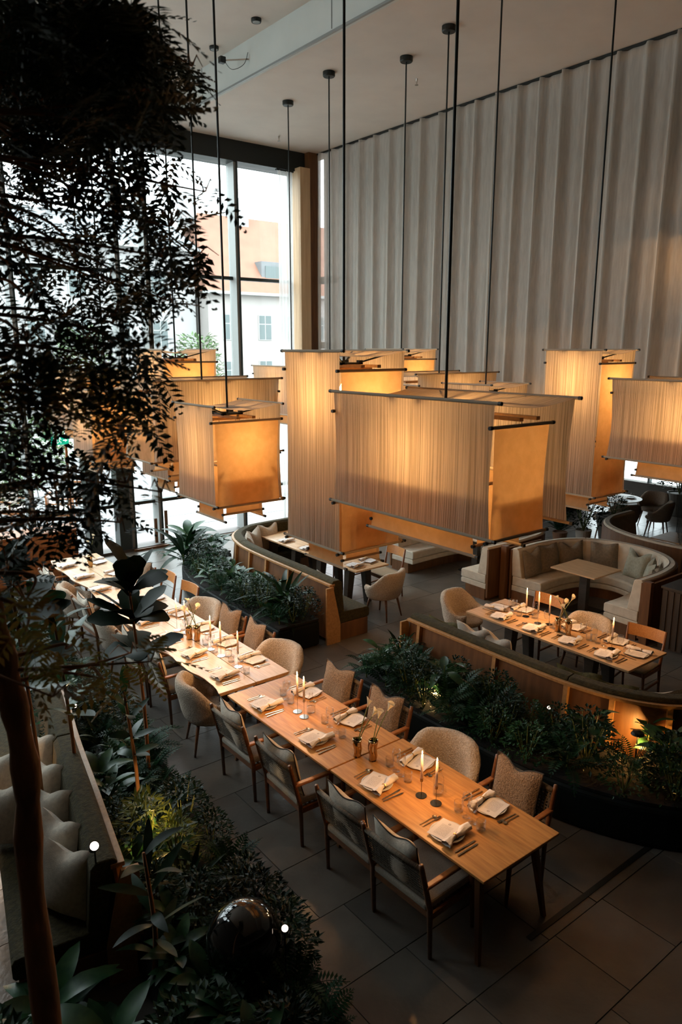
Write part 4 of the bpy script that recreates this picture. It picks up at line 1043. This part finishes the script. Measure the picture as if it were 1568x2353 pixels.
plant('lily', 5.95, 12.35, .5, 'standing tall at the window end of the left planter', 1.5)
plant('strap', 5.85, 8.9, .42, 'standing tall at the near end of the left planter', 1.3)

# lower left bed: low planter with dense shrubs, ferns and big leaved plants
bedP = [(2.05, .6), (2.25, 2.2), (2.45, 3.8), (2.62, 5.5), (2.75, 7.4), (2.8, 9.4), (2.8, 11.2)]
Q3 = planter('long low planting bed left of the long table under the tree', bedP, -.95, 0, .30)
fill(Q3, -.9, -.08, .32, 'in the bed left of the long table', [('bush', 'fern', 'lily'), ('bush', 'fern', 'lily2', 'strap'), ('fern', 'bush', 'fern2')], .34, 3)
for x, y, k, sc in [(1.0, 1.6, 'bush', 1.6), (1.2, 2.6, 'fern', 1.5), (.75, 2.9, 'bush', 1.6), (1.1, 3.6, 'lily', 1.4), (.6, 2.0, 'fern', 1.4), (1.5, 1.2, 'bush', 1.4), (1.45, 3.2, 'bush', 1.4), (.45, 3.6, 'bush', 1.6), (1.6, 2.2, 'fern', 1.5), (.9, 4.1, 'lily', 1.2)]:
    plant(k, x, y, .0, 'in the dark corner nearest the camera', sc)
q = PZ(330, 1870, .75); plant('uplit', q.x, q.y, .45, 'lit from below in the bed at the lower left', 1.3)
q = PZ(400, 1905, .75); plant('uplit', q.x, q.y, .45, 'lit from below in the bed at the lower left', 1.1)

def big_leaf_plant(label, base, top, nl, L, Wd, seed, mat, spread=1.0, low=.45, ob=0):
    rr = random.Random(seed); t = thing('fiddle_leaf_fig', label, 'plant', base); h = top.z-base[2]
    dx, dy = top.x-base[0], top.y-base[1]
    pts = catmull([(0, 0, 0), (dx*.4+.03, dy*.4, h*.4), (dx, dy, h)], 5)
    obj('stem', MB().tube(pts, [.022-.012*i/(len(pts)-1) for i in range(len(pts))], 7), bark, t, smooth=True)
    ms = [leaf_mesh(L*a, Wd*b, dr, .12, 12, base=.02, ob=ob).mesh('leaf', mat, True) for a, b, dr in ((1, 1, .35), (.85, 1.05, .6), (1.05, .9, .15))]
    for i in range(nl):
        f = low+(1-low)*i/(nl-1); k = min(int(f*(len(pts)-1)), len(pts)-1); p = pts[k]; a = i*2.4+rr.uniform(-.3, .3)
        obj('leaf', ms[i % 3], None, t, loc=p+Vector((0, 0, rr.uniform(-.03, .03))), rot=(rr.uniform(-.5, .5), -(.1+.9*max(0, f-low)/(1-low)*rr.uniform(.5, 1.1)), a))
    return t
def bl(label, px, py, d, bx, by, *a, **k):
    tp = W(px, py, d); big_leaf_plant(label, (tp.x+bx, tp.y+by, .32), tp, *a, **k)
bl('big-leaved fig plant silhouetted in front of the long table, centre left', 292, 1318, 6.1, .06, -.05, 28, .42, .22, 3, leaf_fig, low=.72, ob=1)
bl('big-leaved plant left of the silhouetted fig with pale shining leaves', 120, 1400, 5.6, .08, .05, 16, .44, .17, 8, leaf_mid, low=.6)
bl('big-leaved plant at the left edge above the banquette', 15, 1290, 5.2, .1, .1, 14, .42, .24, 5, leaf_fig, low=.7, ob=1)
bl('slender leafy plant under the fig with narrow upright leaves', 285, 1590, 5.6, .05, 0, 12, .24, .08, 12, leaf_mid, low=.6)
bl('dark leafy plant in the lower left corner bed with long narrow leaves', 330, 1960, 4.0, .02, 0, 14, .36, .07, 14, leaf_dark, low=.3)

t = thing('assumed_lantern', 'assumed small warm lantern by the lower left banquette, added to light its pillows', 'lamp', (.95, 6.75, .45))  # assumed source out of view, added to warm the pillows and trunk
obj('lantern_base', MB().lathe([(.05, 0), (.05, .015), (.008, .02), (.008, .16)], n=14), brass, t); obj('shade', MB().lathe([(.07, .16), (.045, .24), (.008, .245)], n=18), brass, t)
l = D.lights.new('assumed_lantern_glow', 'POINT'); l.energy = 22; l.color = (1, .55, .22); l.shadow_soft_size = .03
o = D.objects.new('assumed_lantern_glow', l); COL.objects.link(o); o.parent = t; o.location = (0, -.02, .13)
# glossy black sphere pot and garden spotlights
q = W(560, 2120, 3.95)
t = thing('glossy_sphere', 'large glossy black globe in the dark bed at the bottom', 'garden globe', (q.x, q.y, 0))
obj('globe', MB().lathe([(.24*sin(pi*i/20)+.0005, q.z-.12-.24*cos(pi*i/20)) for i in range(21)], n=40, cap=False), pot_gloss, t, smooth=True)
obj('stand', MB().tube([(0, 0, 0), (0, 0, q.z-.34)], .05, 12), black_metal, t)
def spot(label, px, py, d, energy, aim, col=(1, .62, .3), r=.028):
    p = W(px, py, d); t = thing('garden_spotlight', label, 'spotlight', p)
    v = (Vector(aim)-p).normalized(); qt = v.to_track_quat('-Z', 'Y')
    m = MB().lathe([(r*.5, .07), (r*1.15, .06), (r*1.25, 0), (r*1.05, 0), (r*.9, .02)], n=18)
    h = obj('housing', m, black_metal, t); h.rotation_mode = 'QUATERNION'; h.rotation_quaternion = qt
    e = obj('lens', MB().lathe([(.0, .0), (r, .0), (r*.98, .006)], n=18, cap=False), disc_m, t); e.rotation_mode = 'QUATERNION'; e.rotation_quaternion = qt
    obj('spike', MB().tube([(0, 0, -.03), (0, 0, -max(.1, p.z-.3))], .006, 6), black_metal, t)
    l = D.lights.new('spot_beam', 'SPOT'); l.energy = energy; l.color = col; l.spot_size = radians(95); l.spot_blend = .6; l.shadow_soft_size = .03
    o = D.objects.new('spot_beam', l); COL.objects.link(o); o.parent = t; o.rotation_mode = 'QUATERNION'; o.rotation_quaternion = qt; o.location = v*.012
    return t
def toward(px, py, d, k=.75): # aim mostly at the camera side but tilted
    p = W(px, py, d); return p + (EYE-p)*.5
a = W(320, 1830, 4.6)
spot('lit garden spotlight beside the wooden board at the lower left', 217, 1944, 4.3, 4, W(330, 1780, 3.4))
spot('lit garden spotlight at the bottom right of the glossy globe', 655, 2133, 3.9, 2, W(760, 1500, 2.2), r=.02)
spot('tiny lit garden spotlight among the leaves on the left', 173, 1622, 6.2, 4, W(170, 1350, 4.0), r=.016)
spot('tiny lit garden spotlight in the middle of the right planter', 1262, 1626, 7.2, 3, W(1240, 1400, 5.0), r=.018)
p = PZ(1465, 1700, .62)
t = thing('assumed_garden_lantern', 'assumed small warm lamp glowing on the wooden back panel at the right planter', 'lamp', (p.x, p.y, .42))  # assumed lamp, added for the orange glow on the panel
obj('post', MB().tube([(0, 0, 0), (0, 0, .26)], .008, 6), black_metal, t); obj('hood', MB().lathe([(.065, .26), (.05, .285), (.008, .30)], n=18), black_metal, t)
l = D.lights.new('assumed_lantern_glow', 'POINT'); l.energy = 13; l.color = (1, .5, .12); l.shadow_soft_size = .03
o = D.objects.new('assumed_lantern_glow', l); COL.objects.link(o); o.parent = t; o.location = (0, 0, .225)
p1 = PZ(330, 1905, .62); l = D.lights.new('assumed_bed_glow', 'POINT')
t = thing('assumed_garden_lantern', 'small assumed hidden lamp lighting the yellow-green leaves at the lower left', 'lamp', (p1.x, p1.y, .32))  # assumed source, added to light the shrubs in this bed
obj('post', MB().tube([(0, 0, 0), (0, 0, .2)], .008, 6), black_metal, t); obj('hood', MB().lathe([(.03, .2), (.025, .21), (.008, .22)], n=14), black_metal, t)
l.energy = 8; l.color = (1, .6, .2); l.shadow_soft_size = .02; o = D.objects.new('assumed_bed_glow', l); COL.objects.link(o); o.parent = t; o.location = (.06, -.05, .24)
p1 = PZ(1000, 1575, .6); l = D.lights.new('assumed_bed_glow', 'POINT'); l.energy = 3; l.color = (1, .65, .25); l.shadow_soft_size = .02
t = thing('assumed_garden_lantern', 'small assumed hidden lamp lighting leaves at the far end of the right planter', 'lamp', (p1.x, p1.y, .42))  # lamp assumed from the lit leaves and added here
obj('post', MB().tube([(0, 0, 0), (0, 0, .12)], .008, 6), black_metal, t); obj('hood', MB().lathe([(.03, .12), (.025, .13), (.008, .14)], n=14), black_metal, t)
o = D.objects.new('assumed_bed_glow', l); COL.objects.link(o); o.parent = t; o.location = (-.06, -.05, .17)

# ================================================================== THE TREE IN FRONT
tree = thing('acacia_tree', 'tall dark tree with feathery leaves hanging in front of the window on the left', 'tree', (0, 0, 0))
t0 = W(75, 2060, 2.5); t1 = W(62, 1800, 2.45); t2 = W(28, 1600, 2.4); t3 = W(-8, 1450, 2.35); t4 = W(-70, 1200, 2.35); t5 = W(-110, 800, 2.5); t6 = W(-60, 350, 2.7); t7 = W(60, -60, 2.9)
trunk = catmull([(t0.x+.03, t0.y-.12, 0), (t0.x+.01, t0.y-.05, .9), t0, t1, t2, t3, t4, t5, t6, t7], 5)
n_ = len(trunk)
def rad(i): return .058-.030*i/(n_-1)+.006*sin(i*1.7)
obj('trunk', MB().tube(trunk, [rad(i) for i in range(n_)], 12), bark, tree, smooth=True)
def compound(m, p, d, L, rr):
    """a feathery leaf: a midrib with paired leaflets"""
    d = d.normalized(); s = d.cross(Vector((rr.uniform(-.6, .6), rr.uniform(-.6, .6), 1))).normalized(); nrm = s.cross(d)
    n = 7; k = len(m.v)
    for i in range(n):
        t = (i+.7)/n; c = p+d*L*t-Vector((0, 0, 1))*L*.25*t*t; l = L*.33*sin(pi*min(1, t*.75+.22)); w = L*.052
        for sg in (-1, 1):
            e = (s*sg*.86+d*.5).normalized(); f = e.cross(nrm)*w; tip = c+e*l-nrm*l*.12
            a = len(m.v); m.v += [tuple(c), tuple(c+e*l*.5+f), tuple(tip), tuple(c+e*l*.5-f)]; m.f += [(a, a+1, a+2), (a, a+2, a+3)]
    e = p+d*L-Vector((0, 0, 1))*L*.25; a = len(m.v); m.v += [tuple(p-s*.0015), tuple(p+s*.0015), tuple(e)]; m.f += [(a, a+1, a+2)]
BLOBS = [(170, 60, 215, 95, 330), (330, 150, 85, 90, 130), (80, 230, 150, 120, 250), (300, 225, 90, 50, 60), (235, 285, 60, 40, 28), (440, 152, 36, 14, 5), (372, 275, 30, 26, 5),
 (95, 330, 170, 65, 150), (150, 400, 150, 60, 80), (60, 440, 110, 60, 60), (360, 385, 65, 45, 34), (395, 430, 60, 40, 24), (470, 440, 35, 12, 5), (60, 520, 100, 50, 40), (200, 480, 60, 60, 36), (280, 500, 60, 40, 36), (330, 460, 40, 50, 20),
 (390, 520, 70, 50, 46), (450, 590, 60, 30, 18), (370, 590, 80, 40, 44), (60, 590, 80, 40, 30), (180, 600, 70, 60, 50), (250, 650, 80, 50, 50), (340, 660, 60, 50, 30), (385, 690, 30, 30, 10), (60, 680, 70, 50, 22),
 (150, 720, 90, 40, 40), (260, 740, 70, 50, 40), (60, 780, 110, 50, 90), (120, 850, 120, 60, 110), (230, 820, 60, 60, 28), (320, 800, 50, 40, 24), (300, 870, 80, 40, 34), (340, 905, 30, 40, 8),
 (60, 930, 90, 60, 70), (200, 930, 80, 50, 46), (280, 990, 60, 50, 40), (50, 1030, 90, 60, 60), (80, 1120, 120, 50, 70), (220, 1090, 50, 60, 26), (290, 1110, 50, 50, 16), (370, 1130, 40, 10, 4),
 (60, 1200, 110, 50, 60), (200, 1180, 50, 50, 22), (275, 1200, 26, 60, 12), (130, 1150, 50, 40, 18), (20, 1300, 60, 60, 24), (150, 1490, 150, 50, 26), (300, 1500, 50, 30, 8), (60, 1450, 60, 60, 16), (345, 1520, 45, 18, 7), (240, 1560, 110, 40, 18), (120, 1600, 90, 50, 16), (60, 1380, 70, 50, 14)]
rr = random.Random(21); groups = {}
for bi, (cx, cy, rx, ry, n) in enumerate(BLOBS):
    base = rr.uniform(2.5, 3.5) if cy < 750 else rr.uniform(2.0, 2.9)
    c = W(cx, cy, base); near = min(trunk, key=lambda p: (p-c).length - (.4 if p.z > c.z else 0))
    midp = (near+c)/2+Vector((rr.uniform(-.1, .1), rr.uniform(-.1, .1), .02))
    bpts = catmull([near, midp, c], 5)
    br = obj('branch', MB().tube(bpts, [.009-.006*i/(len(bpts)-1) for i in range(len(bpts))], 5), bark, tree, smooth=True)
    m = MB()
    for i in range(max(2, n//9)):                      # twigs within the cluster
        a, r = rr.uniform(0, 2*pi), rr.random()**.6; p = W(cx+rx*r*cos(a), cy+ry*r*sin(a), base+rr.uniform(-.35, .35))
        m.tube([c+(p-c)*.05, (c+p)/2+Vector((0, 0, .04)), p], [.004, .003, .0015], 3, False)
    obj('twigs', m, bark, br)
    m = MB()
    for i in range(int(n*(1.0 if cy < 300 else .44))):
        a, r = rr.uniform(0, 2*pi), rr.random()**.5*.95
        p = W(cx+rx*r*cos(a), cy+ry*r*sin(a), base+rr.uniform(-.45, .45))
        d = Vector((rr.uniform(-1, 1), rr.uniform(-1, 1), rr.uniform(-.9, .35)))
        compound(m, p, d, rr.uniform(.13, .21), rr)
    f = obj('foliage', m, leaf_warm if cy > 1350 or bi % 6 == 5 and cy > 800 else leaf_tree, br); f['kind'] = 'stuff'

# ================================================================== BACK AREA ON THE RIGHT
def pot_plant(label, x, y, r, h, pm, k, sc):
    t = thing('plant_pot', label, 'pot', (x, y, 0))
    obj('pot', MB().lathe([(r*.72, 0), (r, h), (r*.92, h), (r*.9, h-.03), (0, h-.03)], n=22, cap=False), pm, t, smooth=False)
    plant(k, x, y, h-.03, 'growing in the '+label, sc)
pot_plant('small terracotta pot behind the horseshoe booth', 13.7, 9.55, .17, .32, terracotta, 'fern', 1.0)
pot_plant('pale cylindrical pot behind the horseshoe booth', 14.0, 9.15, .18, .40, pot_white, 'bush', 1.7)
pot_plant('tall dark tub behind the horseshoe booth', 14.9, 9.0, .38, .62, pot_grey, 'bush2', 1.3)
pot_plant('grey tub with large shrub in the back area', 13.6, 10.3, .26, .5, pot_grey, 'bush', 1.8)
pot_plant('dark tub by the far windows', 18.8, 9.5, .3, .6, pot_grey, 'bush', 2.2)
t = thing('pouf', 'round cream sheepskin pouf on a stool left of the round table', 'stool', (15.1, 9.35, 0))
obj('cushion', MB().lathe([(.0, .42), (.22, .43), (.29, .49), (.24, .56), (.0, .59)], n=24, cap=False), boucle, t, smooth=True)
for a in range(4): obj('leg', MB().tube([(.1*cos(a*1.57+.8), .1*sin(a*1.57+.8), .44), (.17*cos(a*1.57+.8), .17*sin(a*1.57+.8), 0)], .016, 6), chair_oak, t)
t = thing('sofa', 'low cream sofa by the far windows in the back area', 'sofa', (16.4, 12.0, 0), -.3)
obj('plinth', MB().box(-1.0, 1.0, -.35, .4, 0, .15), dark_wood, t); obj('seat', MB().box(-1.1, 1.1, -.4, .4, .15, .44), cream, t, bevel=.04, seg=3); obj('backrest', MB().box(-1.1, 1.1, .3, .5, .3, .85), cream, t, bevel=.05, seg=3)
for s in (-1, 1): obj('armrest', MB().box(s*1.1-.09, s*1.1+.09, -.4, .45, .15, .62), cream, t, bevel=.04)
for i in range(9):
    t = thing('cable', 'thin vertical dark cable of the divider at right, %s from the left' % ORD[i], 'cable', (12.0+i*.32, 5.9+i*.18, 0), group='divider cables')
    obj('cable_rod', MB().tube([(0, 0, 0), (0, 0, 2.75)], .006, 5), black_metal, t)
t = thing('sideboard', 'reddish wooden sideboard by the window at the left edge', 'cabinet', (3.9, 13.6, 0))
obj('body', MB().box(-1.6, .42, 0, .55, .08, 1.0), teak, t, bevel=.005); obj('top', MB().box(-1.62, .44, -.02, .57, 1.0, 1.03), teak, t)
for i in range(4):
    d = obj('door', MB().box(-1.56+i*.5, -1.10+i*.5, -.018, 0, .14, .74), teak, t, bevel=.004); obj('knob', MB().lathe([(.012, 0), (.012, .02)], (-1.14+i*.5, -.03, .6), 8), brass, d)
    obj('drawer', MB().box(-1.56+i*.5, -1.10+i*.5, -.018, 0, .78, .96), teak, t, bevel=.004)

# ================================================================== OUTSIDE
struct('ground_terrace', MB().box(-25, 60, YW+.1, 70, -.3, -.02), terrace_m)
gt = D.objects['ground_terrace']
for i in range(12):
    obj('paving_joint', MB().box(-6, 16, YW+1.2+i*1.2, YW+1.215+i*1.2, -.02, -.016), grout, gt)
def building(label, x0, x1, y, ze, zr, cols, rows, wall, roof, dep=9, dormers=()):
    t = thing('building', label, 'building', (x0, y, 0)); L = x1-x0
    obj('wall', MB().box(0, L, 0, dep, 0, ze), wall, t)
    obj('roof', MB().add([(-.3, -.4, ze), (L+.3, -.4, ze), (L+.3, dep+.4, ze), (-.3, dep+.4, ze), (1.6, dep/2, zr), (L+.3, dep/2, zr)],
        [(0, 1, 5, 4), (1, 2, 5), (2, 3, 4, 5), (3, 0, 4), (0, 3, 2, 1)]), roof, t)
    obj('eaves', MB().box(-.35, L+.35, -.45, .02, ze-.18, ze), white_paint, t)
    for zc in rows:
        for xc in cols:
            f = obj('window', MB().box(xc-.55, xc+.55, -.05, .0, zc-.85, zc+.85), white_paint, t)
            for i in (-1, 1):
                for a, b in ((-.80, .2), (.27, .80)):
                    obj('window_pane', MB().box(xc+i*.26-.22, xc+i*.26+.22, -.07, -.05, zc+a, zc+b), win_dark, f)
    for xc, yc, hh in dormers:
        q = obj('chimney', MB().box(xc-.45, xc+.45, dep/2-.6, dep/2+.6, zr-1.2, zr+1.2), facade_w, t)
    return t
b = building('pale house with an orange tiled roof and paired windows across the terrace', 24.0, 40, 45, 8.0, 13.6, (1.6, 4.4, 6.4, 9.5, 12), (5.7, 2.6), facade_m, tile_roof, 9, [(1.0, 0, 0), (5.2, 0, 0)])
dm = obj('dormer', MB().box(4.6, 6.4, .6, 3.2, 8.4, 10.2), slate, b); obj('dormer_window', MB().box(4.9, 6.1, .55, .6, 8.6, 9.9), win_dark, dm)
building('wide pale grey building left of the orange-roofed house', 6, 23.6, 46, 10.6, 13.0, (2, 4.6, 7.2, 9.8, 12.4, 15), (8.2, 5.2, 2.2), facade_w, slate, 9, [(3, 0, 0)])
building('pale building at the far left seen through the tree', -12, 4.6, 44, 9.0, 12.4, (2, 5, 8, 11, 14), (6.6, 3.2), facade_m, slate, 9)
OUT = Proto(make_bush('garden_shrub', 31, .9, 1.9, 700, .20, .10, leaf_out)); TR = Proto(make_bush('garden_tree', 33, 1.6, 4.2, 900, .30, .14, leaf_out))
for i, (x, y, s, tr) in enumerate([(3.3, 18.6, .8, 0), (4.3, 20.0, 1.0, 0), (5.3, 22.5, 1.1, 0), (2.4, 20.5, 1.1, 0), (1.2, 22, 1.3, 0), (3.6, 24, 1.4, 0), (6.8, 25, 1.1, 0), (3.0, 17.3, .6, 0),
                               (12.0, 30, 1.0, 0), (14.5, 31, 1.2, 0), (17.5, 33, 1.1, 0), (22, 36, 1.3, 0), (25, 38, 1.1, 0), (9, 29, 1.1, 0),
                               (20.5, 40, 1.2, 1), (14, 41, 1.3, 1), (29, 41, .8, 1), (4, 34, 1.2, 1), (7.5, 38, 1.2, 1), (0, 30, 1.3, 1)]):
    o = (TR if tr else OUT).put((x, y, 0), R.uniform(0, 6), 'green garden %s outside, %s of the outdoor greenery' % ('tree' if tr else 'shrub', ordinal(i+1)) if tr else 'green garden shrub outside the glass, %s counted from the terrace chairs' % ordinal(i+1), 'green %s outside' % ('trees' if tr else 'shrubs')); o.scale = (s, s, s)
for x, y, rz, lab in ((5.45, 18.3, -.5, 'wooden terrace armchair with white cushions outside, left of the dark columns'), (6.6, 20.0, .9, 'wooden terrace armchair with white cushions outside, farther right'), (4.6, 19.2, -1.2, 'wooden terrace armchair outside half hidden by leaves')):
    t = thing('terrace_chair', lab, 'chair', (x, y, 0), rz, 'terrace armchairs')
    for sx in (-1, 1):
        for sy in (-1, 1): obj('leg', MB().tube([(sx*.27, sy*.3, 0), (sx*.25, sy*.3, .62 if sx > 0 else .80)], .022, 6), teak, t)
    for s in (-1, 1): obj('armrest', MB().bar((-.26, s*.3, .62), (.3, s*.3, .62), .06, .025), teak, t)
    obj('seat_cushion', MB().box(-.25, .27, -.28, .28, .36, .46), napkin_m, t, bevel=.03); obj('back_cushion', MB().box(-.28, -.18, -.27, .27, .48, .80), napkin_m, t, bevel=.03)
    obj('backrest_rail', MB().bar((-.27, -.3, .80), (-.27, .3, .80), .03, .05), teak, t); obj('seat_frame', MB().box(-.27, .29, -.3, .3, .31, .36), teak, t)
tb_ = thing('terrace_table', 'pale round terrace table outside between the armchairs', 'table', (5.9, 19.6, 0))
obj('tabletop', MB().lathe([(.45, .69), (.47, .71), (.45, .72)], n=24), white_paint, tb_); obj('pedestal', MB().lathe([(.2, 0), (.2, .02), (.03, .04), (.03, .69)], n=12), teak, tb_)
# emergency exit sign on the glass frame
p = PY(137, 1012, YW-.3)
t = thing('exit_sign', 'green and white emergency exit sign with running figure and arrow by the left columns', 'sign', p)
obj('sign_panel', MB().box(-.17, .17, -.02, .02, -.085, .085), green_sign, t)
m = MB().box(-.13, -.05, -.026, -.02, -.06, .06)                   # white doorway
obj('doorway', m, white_sign, t)
m = MB().lathe([(.0, -.002), (.013, -.002), (.013, .002), (.0, .002)], n=10, cap=False)
fig = MB(); fig.v = [(v[0]+.0, -.024, v[1]+.05) for v in m.v]; fig.f = m.f
fig.bar((0, -.023, .035), (-.012, -.023, -.005), .016, .004, (0, 1, 0)).bar((-.012, -.023, -.005), (.02, -.023, -.03), .010, .004, (0, 1, 0)).bar((.02, -.023, -.03), (.015, -.023, -.06), .009, .004, (0, 1, 0))
fig.bar((-.012, -.023, -.005), (-.02, -.023, -.035), .010, .004, (0, 1, 0)).bar((-.02, -.023, -.035), (-.045, -.023, -.045), .009, .004, (0, 1, 0)).bar((.0, -.023, .03), (.03, -.023, .015), .008, .004, (0, 1, 0)).bar((.0, -.023, .03), (-.03, -.023, .02), .008, .004, (0, 1, 0))
obj('running_figure', fig, white_sign, t)
obj('arrow', MB().bar((.06, -.023, 0), (.11, -.023, 0), .02, .004, (0, 1, 0)).add([(.10, -.025, -.035), (.15, -.025, 0), (.10, -.025, .035)], [(0, 1, 2)]), white_sign, t)
obj('post', MB().box(.10, .14, .0, .04, -p.z, -.085), teak, t)
